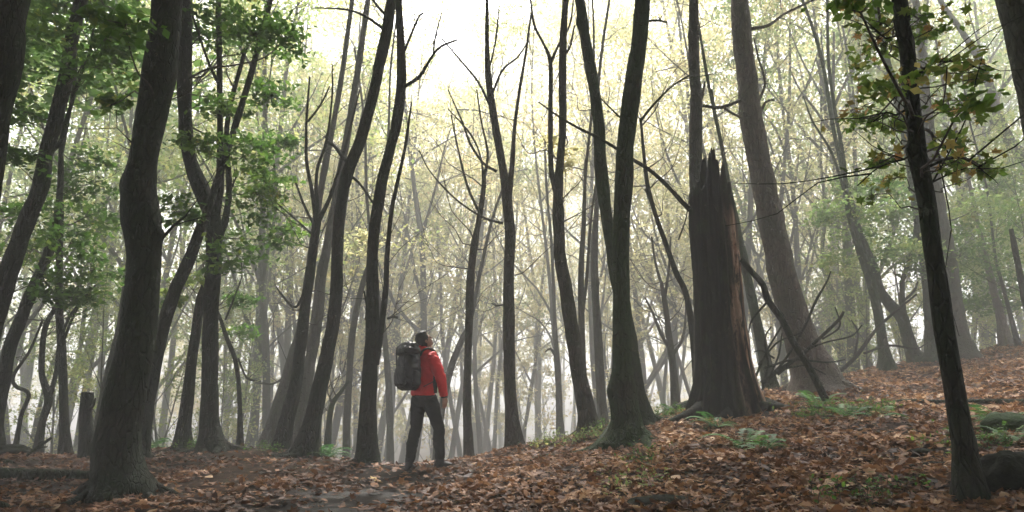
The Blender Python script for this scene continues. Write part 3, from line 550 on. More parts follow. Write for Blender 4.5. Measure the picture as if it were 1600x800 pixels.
tree('big bluish trunk cutting across the top right corner', [(1592, -10, 62), (1604, 50, 60), (1618, 120, 58), (1640, 220, 60), (1665, 360, 64), (1700, 560, 70), (1720, 760, 84)], 5.6, m='bark_mid', sides=26)
tree('dark broken pole of a trunk at the right frame edge', [(1580, 358, 7), (1586, 390, 9), (1592, 420, 9), (1602, 470, 10), (1614, 540, 12)], 13, canopy=False, grow=False, sides=10, twigs=2)
tree('slim brownish trunk on the bank near the right edge', [(1528, 350, 6), (1540, 400, 9), (1552, 450, 10), (1562, 490, 12), (1570, 530, 16)], 17.5, m='bark_brown', canopy=False, twigs=6, leaf='green', blobs=[(1530, 400, 55), (1585, 340, 50), (1500, 350, 40), (1560, 290, 45), (1515, 480, 40), (1595, 470, 40)], tint=.6, dens=1)
tree('thin dark sapling right of the slim brownish trunk', [(1555, 400, 4), (1565, 440, 5), (1578, 490, 6), (1590, 535, 8)], 17, canopy=False, sides=8, twigs=5, blobs=[(1560, 440, 45), (1515, 470, 40)], dens=.8)
tree('pale misty tree with long diagonal limbs at the upper right', [(1475, 10, 7), (1500, 45, 8), (1528, 90, 10), (1545, 130, 12), (1560, 180, 14), (1580, 225, 16), (1612, 260, 20), (1650, 340, 24), (1680, 520, 28)], 20, m='bark_mid', canopy=False, limbs=[[(1580, 225, 8), (1560, 200, 7), (1530, 170, 5), (1500, 150, 4)], [(1555, 150, 7), (1580, 120, 5), (1600, 90, 4)]], twigs=10, blobs=[(1560, 300, 60), (1590, 240, 50)], leaf='yellowgreen', dens=.5)
tree('pale bare tree fanning out against the white sky, upper right', [(1301, 190, 8), (1304, 240, 10), (1316, 275, 12), (1322, 330, 12), (1324, 400, 13), (1330, 500, 15), (1335, 575, 18)], 22, m='bark_mid', canopy=False, grow=False,
     limbs=[[(1301, 190, 7), (1302, 120, 5), (1303, 50, 3)], [(1302, 180, 5), (1288, 140, 4), (1275, 90, 3)], [(1302, 170, 5), (1320, 130, 4), (1345, 90, 3)], [(1303, 215, 6), (1280, 180, 4), (1250, 140, 3), (1235, 110, 2)], [(1300, 195, 5), (1290, 120, 3), (1282, 50, 2)], [(1310, 250, 5), (1335, 200, 4), (1330, 120, 3), (1316, 40, 3)]], twigs=8)
tree('pale trunk with a kink seen over the large leaning one', [(1290, 330, 5), (1285, 400, 6), (1300, 470, 8), (1310, 530, 10), (1318, 580, 12)], 24, m='bark_mid', canopy=False, twigs=7, leaf='yellow')
tree('slim greyish trunk between the broken stump and the large leaning one', [(1128, 230, 6), (1138, 290, 9), (1150, 350, 12), (1165, 420, 14), (1182, 500, 15), (1195, 560, 17), (1206, 610, 20)], 13.5, m='bark_moss', canopy=False, ext=3, limbs=[[(1130, 240, 5), (1120, 190, 4), (1112, 140, 3)]], twigs=4)

# leaves of the slender dark tree, each one its own leaf
ra = np.random.RandomState(5); am = []
for k in range(5):
    V, Fc = leaf_cards(np.zeros((1, 3)), np.array([1.0]), 0.001, LEAF2D, ra, 0.35); am.append(raw_mesh('leaf', V, Fc, False)); am[-1].materials.append(M['autumn'])
org = np.array(SPRAYTREE.location); tw = MB()
SD = hit(1516, 785)[1]
SPR = [(1405, 45, 26, 14), (1340, 20, 26, 14), (1375, 60, 24, 14), (1455, 45, 26, 14), (1440, 25, 20, 8), (1470, 98, 22, 12), (1512, 108, 22, 12), (1545, 122, 14, 8), (1365, 70, 20, 10), (1375, 135, 26, 14), (1350, 165, 24, 12), (1398, 195, 24, 12), (1335, 180, 16, 8), (1500, 158, 22, 14), (1530, 162, 16, 10), (1380, 240, 24, 12), (1400, 278, 20, 12),
       (1475, 215, 24, 14), (1498, 248, 28, 18), (1530, 265, 20, 12), (1465, 262, 18, 10), (1362, 305, 18, 10), (1405, 130, 20, 8), (1450, 150, 20, 9), (1310, 5, 22, 10)]
for (bx, by, br, nn) in SPR:
    c = P(bx, by, SD + 0.2 + ra.uniform(-0.5, 0.7)); Rb = rad(bx, by, SD, br * 2)
    tp = P(np.interp(by, [0, 120, 245, 340], [1404, 1421, 1434, 1451]), min(by + 30, 330), SD); add_tube(tw, bent(tp, c, ra, 4, 0.15), [.006, .005, .004, .003, .002], 0.1, 4, cap=False)
    for _ in range(nn):
        q = c + ra.normal(0, 0.8, 3) * Rb * np.array([1.3, 1.2, 0.75]); add_tube(tw, bent(c, q, ra, 2, 0.1), [.002, .0015, .001], 0.2, 3, cap=False)
        o = obj('leaf', am[ra.randint(5)], None, SPRAYTREE, q - org); s = ra.uniform(0.045, 0.09); o.scale = (s, s, s); o.rotation_euler = (ra.normal(0, 0.7), ra.normal(0, 0.7), ra.uniform(0, 6.28))
obj('twigs', tw.mesh('twigs', org), M['twig'], SPRAYTREE)['kind'] = 'stuff'

# ---- the broken tree
def broken_tree():
    D = hit(1140, 646)[1]; D = 10.0
    prof = [(648, 1074, 1196), (630, 1076, 1190), (600, 1083, 1182), (560, 1086, 1173), (500, 1084, 1164), (440, 1082, 1158), (400, 1080, 1155), (350, 1077, 1151), (300, 1076, 1147), (260, 1077, 1144), (225, 1078, 1142)]
    base = P(1132, 648, D); g = gz(base[0], base[1]); org = np.array([base[0], base[1], g])
    T = empty('broken_tree', org, 'thick dead broken off trunk with a jagged splintered top and peeled reddish side', 'tree')
    zs = []; cx = []; rr = []
    for (y, a, b_) in prof: p_ = P((a + b_) / 2, y, D); zs.append(p_[2]); cx.append(p_[0]); rr.append(rad((a + b_) / 2, y, D, b_ - a))
    zs, cx, rr = map(np.array, (zs, cx, rr)); o_ = np.argsort(zs); zs, cx, rr = zs[o_], cx[o_], rr[o_]
    S = 150; n = 120; a = np.arange(S) / S * 2 * np.pi
    ztop0 = P(1100, 300, D)[2]; zspike = P(1110, 236, D)[2]
    # height of the torn rim round the trunk: x runs with cos(a)
    xr = np.cos(a)
    rim = np.interp(xr, [-1, -0.8, -0.6, -0.45, -0.38, -0.3, -0.05, 0.02, 0.12, 0.2, 0.3, 0.42, 0.52, 0.6, 0.75, 0.9, 1.0], [0.02, 0.22, 0.05, 0.10, 0.80, 1.0, 0.92, 0.68, 0.74, 0.28, 0.30, 0.66, 0.58, 0.22, 0.10, -0.25, -0.6])
    rim = rim + 0.10 * vnoise(np.stack([a * 4.5, a * 0, a * 0 + 2], -1)) + 0.11 * vnoise(np.stack([a * 22, a * 0, a * 0 + 5], -1)) - 0.35 * (np.sin(a) > 0.2) * np.abs(vnoise(np.stack([a * 3, a * 0, a * 0 + 9], -1)))
    rimz = ztop0 + (zspike - ztop0) * rim
    zb = g - 0.3; V = []; inner = []
    t = np.linspace(0, 1, n)
    for k in range(n):
        z = zb + (rimz - zb) * t[k]
        r_ = np.interp(z, zs, rr); c_ = np.interp(z, zs, cx)
        q = np.stack([np.cos(a) * 6, np.sin(a) * 6, z * 0.5], -1); q2 = np.stack([np.cos(a) * 15, np.sin(a) * 15, z * 1.6], -1)
        hh = np.clip(z - g, 0, None)
        fl = 1 + 0.10 * np.exp(-hh / 0.22) * (0.5 + np.maximum(0, np.cos(4 * a + 0.8)) * 0.9)
        thin = np.where(t[k] > 0.86, 1 - 0.08 * (t[k] - 0.86) / 0.14, 1)
        rf = 0.94 * r_ * fl * thin * (1 + 0.13 * vnoise(q) + 0.08 * vnoise(q2) - 0.09 * (1 - np.abs(vnoise(np.stack([np.cos(a) * 4.5, np.sin(a) * 4.5, z * 0.9 + 7], -1)))) ** 5 - 0.10 * np.clip(vnoise(np.stack([np.cos(a) * 3, np.sin(a) * 3, z * 2.2 + 3], -1)) - 0.45, 0, 1) + 0.03 * vnoise(q2 * np.array([2.4, 2.4, 3])))
        V.append(np.stack([c_ + np.cos(a) * rf, base[1] + np.sin(a) * rf * 0.9, z], -1))
    for k, (f_, dz_) in enumerate([(0.86, -0.04), (0.8, -0.35), (0.7, -0.8), (0.3, -0.95), (0.02, -1.0)]):
        z = np.maximum(rimz + dz_, ztop0 - 0.9) if k > 1 else rimz + dz_
        r_ = np.interp(z, zs, rr) * f_; c_ = np.interp(z, zs, cx)
        V.append(np.stack([c_ + np.cos(a) * r_ * (1 + .1 * vnoise(np.stack([a * 6, a * 0, a * 0 + k], -1))), base[1] + np.sin(a) * r_ * 0.9, z], -1))
    V = np.array(V); m_ = len(V); Vf = V.reshape(-1, 3) - org
    ii = np.arange(m_ - 1)[:, None] * S; jj = np.arange(S)[None]; j2 = (jj + 1) % S
    Fq = np.stack([ii + jj, ii + j2, ii + S + j2, ii + S + jj], -1).reshape(-1, 4)
    ang = np.tile(a, m_); zz = Vf[:, 2]
    strip = np.exp(-((np.cos(ang) - 0.70 + 0.14 * vnoise(np.stack([zz * 1.5, ang * 0, ang * 0], -1))) / 0.34) ** 2) * (np.sin(ang) < 0.35)
    wood = np.clip(strip * 1.5 * (0.55 + 0.9 * vnoise(np.stack([ang * 9, zz * 1.4, ang * 0 + 4], -1))) * np.clip((3.05 - zz) / 0.4, 0, 1), 0, 1)
    me = raw_mesh('trunk', Vf, Fq, True, {'wood': ('POINT', wood)})
    m, nt, out = mat('rotten_bark_and_wood'); tc = N(nt, 'ShaderNodeTexCoord').outputs['Object']
    at = N(nt, 'ShaderNodeAttribute'); at.attribute_name = 'wood'
    rdg = noise(nt, tc, 14, 6, 0.7, (1, 1, 0.13)); hol = noise(nt, tc, 6, 5, 0.7, (1, 1, 0.6))
    dark = ramp(nt, rdg, [(0.3, (0.006, 0.006, 0.004)), (0.55, (0.013, 0.014, 0.009)), (0.75, (0.036, 0.036, 0.025))])
    dark = mixc(nt, ramp(nt, hol, [(0.52, (0, 0, 0)), (0.64, (0.8, 0.8, 0.8))]), dark, (0.03, 0.042, 0.015))
    dark = mixc(nt, ramp(nt, noise(nt, tc, 16, 6, 0.85, (1, 1, 0.5)), [(0.60, (0, 0, 0)), (0.66, (0.7, 0.7, 0.7))]), dark, (0.13, 0.12, 0.09))
    wd = ramp(nt, rdg, [(0.3, (0.10, 0.055, 0.035)), (0.5, (0.42, 0.26, 0.18)), (0.7, (0.62, 0.48, 0.36))])
    c = mixc(nt, math_(nt, 'MULTIPLY', at.outputs['Fac'], ramp(nt, noise(nt, tc, 10, 5, 0.8, (1, 1, 0.3)), [(0.42, (0.05, 0.05, 0.05)), (0.53, (1, 1, 1))])), dark, wd)
    b = N(nt, 'ShaderNodeBsdfPrincipled'); nt.links.new(c, b.inputs['Base Color']); b.inputs['Roughness'].default_value = 0.9; b.inputs['Specular IOR Level'].default_value = 0.2
    bp = N(nt, 'ShaderNodeBump'); bp.inputs['Strength'].default_value = 1; bp.inputs['Distance'].default_value = 0.035
    nt.links.new(rdg, bp.inputs['Height']); nt.links.new(bp.outputs[0], b.inputs['Normal']); nt.links.new(b.outputs[0], out.inputs[0])
    obj('trunk', me, m, T); M['rotten'] = m
    def br(name, L, dz, sides=8):
        L3 = [P(x, y, D + dz * i / len(L)) for i, (x, y, w_) in enumerate(L)]; lr = [rad(x, y, D, w_) for x, y, w_ in L]; mb = MB(); add_tube(mb, L3, lr, 0.07, sides, rough=0.15, seed=3)
        return obj(name, mb.mesh(name, org), M['bark'], T)
    br('branch', [(1090, 338, 10), (1068, 318, 8), (1045, 293, 7), (1018, 268, 6), (990, 250, 6), (960, 230, 5), (930, 213, 4), (900, 198, 4), (870, 180, 3), (841, 159, 2)], -1.0)
    # roots reaching over the ground
    for L in ([(1110, 0.0), (1080, -0.35), (1050, -0.5), (1020, -0.55)], [(1160, 0), (1195, -0.25), (1225, -0.2), (1262, -0.1)], [(1130, -.1), (1135, -0.5), (1120, -0.7)]):
        pts = []; rr_ = []
        for k, (x, dy) in enumerate(L):
            q = P(x, 646, D + dy); q[2] = gz(q[0], q[1]) + [0.16, 0.06, 0.02, -0.04][k]; pts.append(q); rr_.append([0.13, 0.085, 0.05, 0.03][k])
        mb = MB(); add_tube(mb, pts, rr_, 0.05, 9, rough=0.2, seed=5); obj('root', mb.mesh('root', org), m, T)
    return T
broken_tree()

# snag at the far left
q = P(136, 700, 10.8); g = gz(q[0], q[1]); org = np.array([q[0], q[1], g]); T = empty('stump', org, 'short square topped dead stump among thin trunks on the left', 'tree stump')
mb = MB(); add_tube(mb, [q + np.array([0, 0, -0.5]), P(136, 700, 10.8), P(134, 655, 10.8), P(136, 622, 10.8), P(137, 613, 10.8)], [.13, .12, .095, .09, .088], 0.05, 16, rough=0.18, seed=2); obj('trunk', mb.mesh('trunk', org), M['bark'], T)
mb = MB(); add_tube(mb, [P(140, 640, 10.8), P(146, 632, 10.6), P(149, 622, 10.6)], [.03, .022, .012], 0.04, 6); obj('branch', mb.mesh('branch', org), M['bark'], T)

# ---- fallen wood
def wood(name, label, cat, L, D=None, m='bark', on_ground=True, twl=(), sides=10, lift=0.6, rough=0.15):
    pts = []; rr = []
    for k, (x, y, w_, *d) in enumerate(L):
        if D is None: q = hit(x, y); r_ = rad(x, y, q[1], w_); q = q.copy(); q[2] = gz(q[0], q[1]) + r_ * lift
        else: q = P(x, y, d[0] if d else D); r_ = rad(x, y, d[0] if d else D, w_)
        pts.append(q); rr.append(r_)
    org = pts[0]; T = empty(name, org, label, cat); mb = MB(); add_tube(mb, pts, rr, 0.06, sides, rough=rough, seed=len(L)); obj('stem', mb.mesh('stem', org), M[m], T)
    for tl in twl:
        mb = MB(); add_tube(mb, [P(x, y, d[0] if d else D) for x, y, w_, *d in tl], [rad(x, y, D, w_) for x, y, w_, *d in tl], 0.06, 6, rough=0.1); obj('twig', mb.mesh('twig', org), M[m], T)
wood('fallen_log', 'dark fallen log lying left of the massive crooked trunk', 'log', [(-60, 748, 22), (20, 750, 24), (80, 750, 22), (150, 747, 20)], sides=14)
wood('fallen_branch', 'bare dead branch leaning from the broken stump down to the bank', 'branch', [(1158, 405, 8, 9.8), (1175, 425, 9, 9.8), (1192, 445, 10, 9.7), (1200, 468, 11, 9.7), (1222, 500, 10, 9.6), (1240, 535, 11, 9.5), (1262, 570, 11, 9.4), (1278, 600, 11, 9.3), (1290, 624, 11, 9.2)], 9.5,
     twl=[[(1200, 470, 4), (1175, 500, 3), (1170, 520, 2)]])
wood('brushwood', 'tangle of bare black dead branches behind the leaning dead branch', 'branches', [(1190, 598, 7), (1215, 580, 7), (1245, 560, 6), (1262, 545, 5), (1290, 520, 5), (1312, 498, 5), (1318, 487, 4)], 10.6,
     twl=[[(1205, 588, 5), (1228, 560, 4), (1255, 515, 4), (1275, 470, 4), (1292, 440, 3), (1298, 424, 2)], [(1215, 585, 5), (1260, 548, 4), (1290, 535, 3), (1330, 525, 3), (1347, 508, 2)], [(1195, 575, 4), (1240, 562, 4), (1290, 566, 3), (1320, 562, 2)], [(1180, 590, 4), (1200, 545, 3), (1225, 500, 3), (1215, 480, 2)], [(1192, 600, 4), (1200, 570, 4), (1195, 530, 3), (1205, 510, 2)], [(1210, 560, 3), (1190, 548, 3), (1178, 550, 2)], [(1285, 530, 3), (1312, 510, 3), (1305, 480, 2)],
          [(1200, 590, 4), (1230, 575, 4), (1262, 572, 3), (1290, 585, 2)], [(1185, 570, 3), (1215, 535, 3), (1250, 520, 3), (1262, 500, 2)], [(1190, 610, 3), (1215, 560, 3), (1222, 520, 2)]])
wood('dead_branch', 'long straight dead pole propped up between trunks on the bank', 'branch', [(1300, 590, 6), (1335, 560, 6), (1365, 520, 5), (1395, 490, 4), (1432, 460, 3)], 14.2, twl=[[(1350, 552, 4), (1390, 540, 4), (1430, 545, 3), (1450, 535, 2)], [(1335, 560, 4), (1340, 520, 3), (1330, 500, 2)]])
wood('fallen_branch', 'long thin branch lying across the leaf litter on the bank', 'branch', [(1365, 634, 6), (1420, 633, 8), (1480, 632, 9), (1540, 630, 8), (1600, 629, 8), (1650, 628, 8)], sides=8)
wood('fallen_branch', 'dark rotten branch lying at the foot of the broken stump', 'branch', [(1195, 634, 14), (1230, 640, 9), (1262, 644, 6), (1290, 645, 3)], sides=8)
wood('fallen_branch', 'short dark stick lying in leaves at the bottom right', 'branch', [(1420, 735, 12), (1450, 728, 11), (1490, 724, 9), (1530, 720, 6)], sides=8)
wood('dead_branch', 'bare dead twig standing on the left behind the log', 'branch', [(42, 712, 4), (58, 700, 5), (72, 690, 5), (80, 684, 4)], 10, twl=[[(60, 700, 3), (74, 698, 2)]], sides=6)
wood('root', 'mossy root running left from the swollen foot of the darkest trunk', 'root', [(962, 676, 26), (945, 690, 18), (925, 700, 12), (895, 708, 9), (850, 716, 8), (810, 724, 5)], m='bark_moss', lift=0.3)
wood('root', 'short root running right from the swollen foot of the darkest trunk', 'root', [(995, 674, 24), (1008, 690, 14), (1018, 704, 7)], m='bark_moss', lift=0.3)
wood('root', 'root snaking right from the massive left trunk', 'root', [(205, 762, 24), (228, 772, 13), (244, 784, 9), (255, 795, 5)], lift=0.3)
wood('root', 'thin root crossing the bank below the small green ferns', 'root', [(1000, 668, 6), (1035, 648, 8), (1062, 640, 14), (1075, 636, 18)], lift=0.4)
# ---- rocks
def rock(label, px, py, w_, h_, seed, m, dz=0.0):
    q = hit(px, py); a = rad(px, py, q[1], w_); b_ = rad(px, py, q[1], h_); bm = bmesh.new(); bmesh.ops.create_icosphere(bm, subdivisions=4, radius=1)
    V = np.array([v.co for v in bm.verts]); V = V * (1 + 0.22 * vnoise(V * 1.6 + seed)[:, None] + 0.08 * vnoise(V * 4 + seed)[:, None] + 0.03 * vnoise(V * 11 + seed)[:, None]) * np.array([a, a * 0.7, b_])
    for v, c_ in zip(bm.verts, V): v.co = c_
    for f in bm.faces: f.smooth = True
    me = bpy.data.meshes.new('rock'); bm.to_mesh(me); bm.free(); o = obj('rock', me, m, None, (q[0], q[1], gz(q[0], q[1]) + b_ * 0.2 + dz)); tag(o, label, 'rock')
M['rock'] = plain('mossy_dark_rock', (0.006, 0.006, 0.004), (0.016, 0.020, 0.009), 8, 0.9, 0.9, 25, 0.02, 0.1)
M['rock_moss'] = plain('moss_cushion', (0.018, 0.04, 0.012), (0.04, 0.075, 0.02), 14, 0.95, 1, 60, 0.02)
rock('low dark mound standing in for a dark soil hollow, bottom right of centre', 1045, 784, 130, 34, 1.0, M['rock'], -0.03)  # dark lump added in place of a hollow of dark soil
rock('green mossy boulder at the right frame edge', 1580, 672, 90, 50, 2.3, M['rock_moss'])
rock('dark boulder in the bottom right corner', 1600, 765, 130, 100, 5.1, M['rock'])
rock('low dark mound of rock at the far left behind the log', 18, 712, 60, 22, 7.7, M['rock'])
rock('small dark stone on the bank right of the ferns', 1440, 712, 40, 18, 9.2, M['rock'])

# ---- ferns and ground plants
def frond_mesh(L, seed, wid=0.32):
    r = np.random.RandomState(seed); n = 16; t = np.linspace(0, 1, n); x = L * (t ** 0.9) * 0.9; z = L * (0.55 * t - 0.62 * t ** 2.2); rach = np.stack([x, 0 * t, z], -1); V = []; Fc = []; mb = MB()
    mb_pts = tube(rach[::3], np.interp(t[::3], [0, 1], [0.004, 0.001]), 3); mb.add(*mb_pts)
    for i in range(1, n):
        w_ = L * wid * math.sin(math.pi * min(1, (t[i] * 0.88 + 0.12))) ** 0.8 * 0.62; st = L * 0.036
        for s in (-1, 1):
            a = rach[i]; tip = a + np.array([w_ * 0.35, s * w_, -w_ * 0.25 + r.normal(0, 0.008)]); mid = (a + tip) / 2
            mb.add(np.array([a, mid + np.array([-st, 0, 0.003]), tip, mid + np.array([st, 0, -0.003])]), np.array([[0, 1, 2, 3]]))
    me = mb.mesh('frond', smooth=False); me.materials.append(M['fern']); return me
FR = [frond_mesh(1.0, k) for k in range(3)]; rf = np.random.RandomState(9)
def fern(label, px, py, L, n=9, group=None):
    L = L * 1.35; q = hit(px, py)
    g = gz(q[0], q[1]); T = empty('fern', (q[0], q[1], g), label, 'fern', group)
    for k in range(n):
        o = obj('frond', FR[rf.randint(3)], None, T, (0, 0, 0)); o.rotation_euler = (0, -rf.uniform(-0.2, 0.55), k / n * 6.28 + rf.normal(0, .3)); s = L * rf.uniform(0.7, 1.15); o.scale = (s, s, s)
fern('fern on the bank nearest the broken stump', 1120, 668, 0.30, 10)
fern('large drooping fern below the broken stump', 1165, 698, 0.34, 11)
fern('fern at the right end of the row below the broken stump', 1195, 704, 0.24, 9)
fern('small fern left of the broken stump foot', 1052, 648, 0.20, 8)
fern('fern on the bank under the leaning dead branch', 1280, 640, 0.34, 10)
fern('fern in the middle of the bank right of the dead branch', 1325, 655, 0.30, 10)
fern('fern on the bank farthest from the dead branch', 1375, 655, 0.26, 9)
fern('fern at the foot of the long leaning trunk left of the hiker', 505, 708, 0.36, 11)
fern('fern in the hollow beside the massive crooked trunk', 226, 704, 0.36, 11)
fern('small fern left of the thin arching sapling', 300, 700, 0.24, 8)
fern('fern beside the mossy boulder at the right edge', 1558, 662, 0.34, 10)
fern('fern in the dark hollow at far right', 1582, 690, 0.3, 9)
def herb(label, px, py, Rw, n, m, seed, sz=0.04):
    q = hit(px, py)
    if q is None: return
    r = np.random.RandomState(seed); g = gz(q[0], q[1]); T = empty('ground_plant', (q[0], q[1], g), label, 'plant'); mb = MB(); C = []
    for _ in range(n):
        a = np.array([r.normal(0, Rw * .45), r.normal(0, Rw * .3), 0]); a[2] = gz(q[0] + a[0], q[1] + a[1]) - g - 0.02; b_ = a + np.array([r.normal(0, .04), r.normal(0, .04), r.uniform(.06, .2)])
        add_tube(mb, bent(a, b_, r, 2, .1), [.003, .002, .001], .1, 3, cap=False)
        for _ in range(6): C.append(a + (b_ - a) * r.uniform(.35, 1.05) + r.normal(0, .022, 3))
    obj('stems', mb.mesh('stems'), M['twig'], T)['kind'] = 'stuff'; obj('leaves', foliage_mesh('leaves', np.array(C), sz, r, 0.5, 0.6, shape=LEAFB), M[m], T)
herb('patch of light green herbs on the crest left of the darkest trunk', 905, 690, 0.5, 70, 'yellowgreen', 1)
herb('low green plants on the crest right of the bright central trunk', 850, 697, 0.35, 40, 'yellowgreen', 2)
herb('green plants beside the swollen foot of the darkest trunk', 945, 676, 0.3, 40, 'green', 3)
herb('green plants left of the broken stump foot', 1045, 655, 0.35, 50, 'green', 4)
herb('dark green plants under the leaning dead branch', 1290, 652, 0.4, 60, 'green', 5)
herb('dark green plants trailing over the middle of the bank', 1360, 648, 0.45, 60, 'green', 6)
herb('low plants at the foot of the twin stemmed tree', 305, 703, 0.4, 40, 'green', 7)
herb('green plants on the hump behind the leaning trunks left of the hiker', 420, 706, 0.35, 30, 'green', 8)
herb('few small green plants at the bottom edge right of centre', 985, 765, 0.35, 30, 'yellowgreen', 9, .03)
herb('mossy green plants at the bottom of the bank right of centre', 1350, 778, 0.5, 46, 'green', 10, .03)
herb('sparse green sprouts among leaves in the lower middle of the bank', 1010, 722, 0.4, 26, 'green', 11, .03)
herb('sprouts along the right slope by the slender dark tree', 1535, 700, 0.5, 40, 'green', 12, .035)

# ------------------------------------------------------------------ background forest
VAR = {}
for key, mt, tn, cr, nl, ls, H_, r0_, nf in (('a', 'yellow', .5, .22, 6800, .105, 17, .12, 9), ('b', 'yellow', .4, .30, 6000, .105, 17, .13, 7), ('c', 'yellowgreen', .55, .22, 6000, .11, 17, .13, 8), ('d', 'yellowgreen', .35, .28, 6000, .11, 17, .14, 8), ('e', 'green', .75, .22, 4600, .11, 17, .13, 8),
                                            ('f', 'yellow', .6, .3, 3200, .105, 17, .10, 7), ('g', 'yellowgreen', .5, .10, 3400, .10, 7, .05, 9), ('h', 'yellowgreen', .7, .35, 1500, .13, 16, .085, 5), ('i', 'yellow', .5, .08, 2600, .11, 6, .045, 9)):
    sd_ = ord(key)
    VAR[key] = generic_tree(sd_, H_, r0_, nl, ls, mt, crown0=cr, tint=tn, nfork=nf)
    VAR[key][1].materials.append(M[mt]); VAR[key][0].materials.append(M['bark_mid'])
rb = np.random.RandomState(31)
def bg_tree(x, y, key, sc_, label, group, name='background_tree', tilt=0.05):
    T = empty(name, (x, y, gz(x, y)), label, 'tree', group); T.rotation_euler = (rb.normal(0, tilt), rb.normal(0, tilt), rb.uniform(0, 6.28)); T.scale = (sc_, sc_, sc_ * rb.uniform(0.9, 1.15))
    BG.append(T); obj('trunk', VAR[key][0], None, T); obj('crown', VAR[key][1], None, T)
placed = []; BG = []
def fill(n, u0, u1, y0, y1, keys, label, group, s0=.8, s1=1.25, mind=1.6, name='background_tree'):
    k = 0; tries = 0
    while k < n and tries < n * 60:
        tries += 1
        y = y0 + (y1 - y0) * rb.uniform() ** 0.85; u = rb.uniform(u0, u1); x = u * y
        if any((x - a) ** 2 + (y - b_) ** 2 < mind ** 2 for a, b_ in placed): continue
        placed.append((x, y)); bg_tree(x, y, keys[rb.randint(len(keys))], rb.uniform(s0, s1) * (0.8 + y / 75), label, group, name); k += 1
MARKS = [(-60, 'the left edge'), (12, 'the slanting edge trunk'), (100, 'the upright left trunk'), (185, 'the massive trunk'), (285, 'the leaning-in trunk'), (330, 'the twin stemmed tree'), (375, 'the arching sapling'), (441, 'the bare branched trunk'), (484, 'the long leaning trunk'), (573, 'the double trunk'),
         (657, 'the hiker'), (733, 'the slim central trunk'), (800, 'the forking trunk'), (915, 'the twin topped trunk'), (975, 'the darkest trunk'), (1130, 'the broken stump'), (1265, 'the large leaning trunk'), (1384, 'the slim bank trunk'), (1430, 'the crooked bank tree'), (1490, 'the slender dark tree'), (1570, 'the slim brownish trunk'), (1680, 'the right edge')]
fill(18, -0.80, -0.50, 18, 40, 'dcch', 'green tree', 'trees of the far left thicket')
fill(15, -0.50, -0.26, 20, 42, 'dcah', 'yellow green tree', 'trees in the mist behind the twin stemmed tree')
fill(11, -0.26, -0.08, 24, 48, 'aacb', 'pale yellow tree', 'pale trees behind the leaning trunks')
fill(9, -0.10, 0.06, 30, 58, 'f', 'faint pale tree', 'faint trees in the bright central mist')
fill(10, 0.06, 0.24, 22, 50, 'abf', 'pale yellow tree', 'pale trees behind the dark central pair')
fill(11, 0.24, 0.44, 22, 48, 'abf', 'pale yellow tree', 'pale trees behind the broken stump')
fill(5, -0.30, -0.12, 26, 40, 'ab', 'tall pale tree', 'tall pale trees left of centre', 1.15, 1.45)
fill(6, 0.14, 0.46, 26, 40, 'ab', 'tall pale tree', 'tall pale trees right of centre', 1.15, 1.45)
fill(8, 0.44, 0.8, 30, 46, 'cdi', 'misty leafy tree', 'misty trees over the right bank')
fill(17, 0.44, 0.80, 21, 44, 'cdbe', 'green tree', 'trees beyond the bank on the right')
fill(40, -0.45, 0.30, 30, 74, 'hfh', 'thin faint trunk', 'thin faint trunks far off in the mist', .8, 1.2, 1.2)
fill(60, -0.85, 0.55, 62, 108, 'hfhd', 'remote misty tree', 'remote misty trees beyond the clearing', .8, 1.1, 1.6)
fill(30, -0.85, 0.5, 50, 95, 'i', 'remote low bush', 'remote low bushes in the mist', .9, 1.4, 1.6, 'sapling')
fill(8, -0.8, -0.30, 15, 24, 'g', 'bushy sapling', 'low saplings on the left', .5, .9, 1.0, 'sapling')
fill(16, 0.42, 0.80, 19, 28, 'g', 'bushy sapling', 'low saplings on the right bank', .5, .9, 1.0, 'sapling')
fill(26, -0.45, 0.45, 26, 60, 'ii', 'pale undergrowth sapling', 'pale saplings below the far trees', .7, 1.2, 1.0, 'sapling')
ORD = ['nearest', 'second nearest', 'third nearest', 'fourth nearest', 'fifth nearest', 'sixth nearest', 'seventh nearest', 'eighth nearest', 'ninth nearest', 'tenth nearest']
cell = {}
for T in BG:
    x, y = T.location[0], T.location[1]; px = 800 + F * (x / y) * (math.cos(PITCH) + 0.18 * math.sin(PITCH)); k = sum(1 for mk in MARKS[1:-1] if mk[0] < px); cell.setdefault((k, T['label']), []).append((y, T))
for (k, lb), L in cell.items():
    for j, (y, T) in enumerate(sorted(L, key=lambda t: t[0])): T['label'] = '%s between %s and %s%s' % (lb, MARKS[k][1], MARKS[k + 1][1], (', ' + ORD[min(j, 9)]) if len(L) > 1 else '')
# unseen trees added behind and beside the viewpoint to shade the foreground
for k, (x, y) in enumerate([(-5, -2), (0.5, -5), (5.5, -1.5), (-9, 3), (9.5, 3), (-3, -9), (4, -9), (-8, -7), (9, -7), (-12, 8), (13.5, 8), (-3.2, 1.2), (3.4, 0.8), (-13, -1), (13, -2), (-15, 13), (-8, -14), (0, -14), (8, -14)]):
    T = empty('added_shade_tree', (x, y, gz(x, y)), 'unseen tall tree added behind or beside the viewpoint to shade the foreground', 'tree', 'added shade trees around the viewpoint')
    mb = MB(); add_tube(mb, [(0, 0, -.4), (0, 0, 0), (.1, .1, 5), (0, .2, 11)], [.3, .26, .2, .12], .4, 12, rough=.1, seed=k); obj('trunk', mb.mesh('trunk'), M['bark'], T)
    o = obj('crown', CANOPY[k % 4], None, T, (0, 0, 11)); o.scale = (1.9, 1.9, 1.2); o.rotation_euler = (0, 0, k)
    if y < 0 and x * x + y * y > 50: o = obj('crown', CANOPY[(k + 1) % 4], None, T, (0, 0, 5.2)); o.scale = (1.5, 1.5, 1.4); o.rotation_euler = (0, 0, k + 2)  # extra low crown added to block light from behind

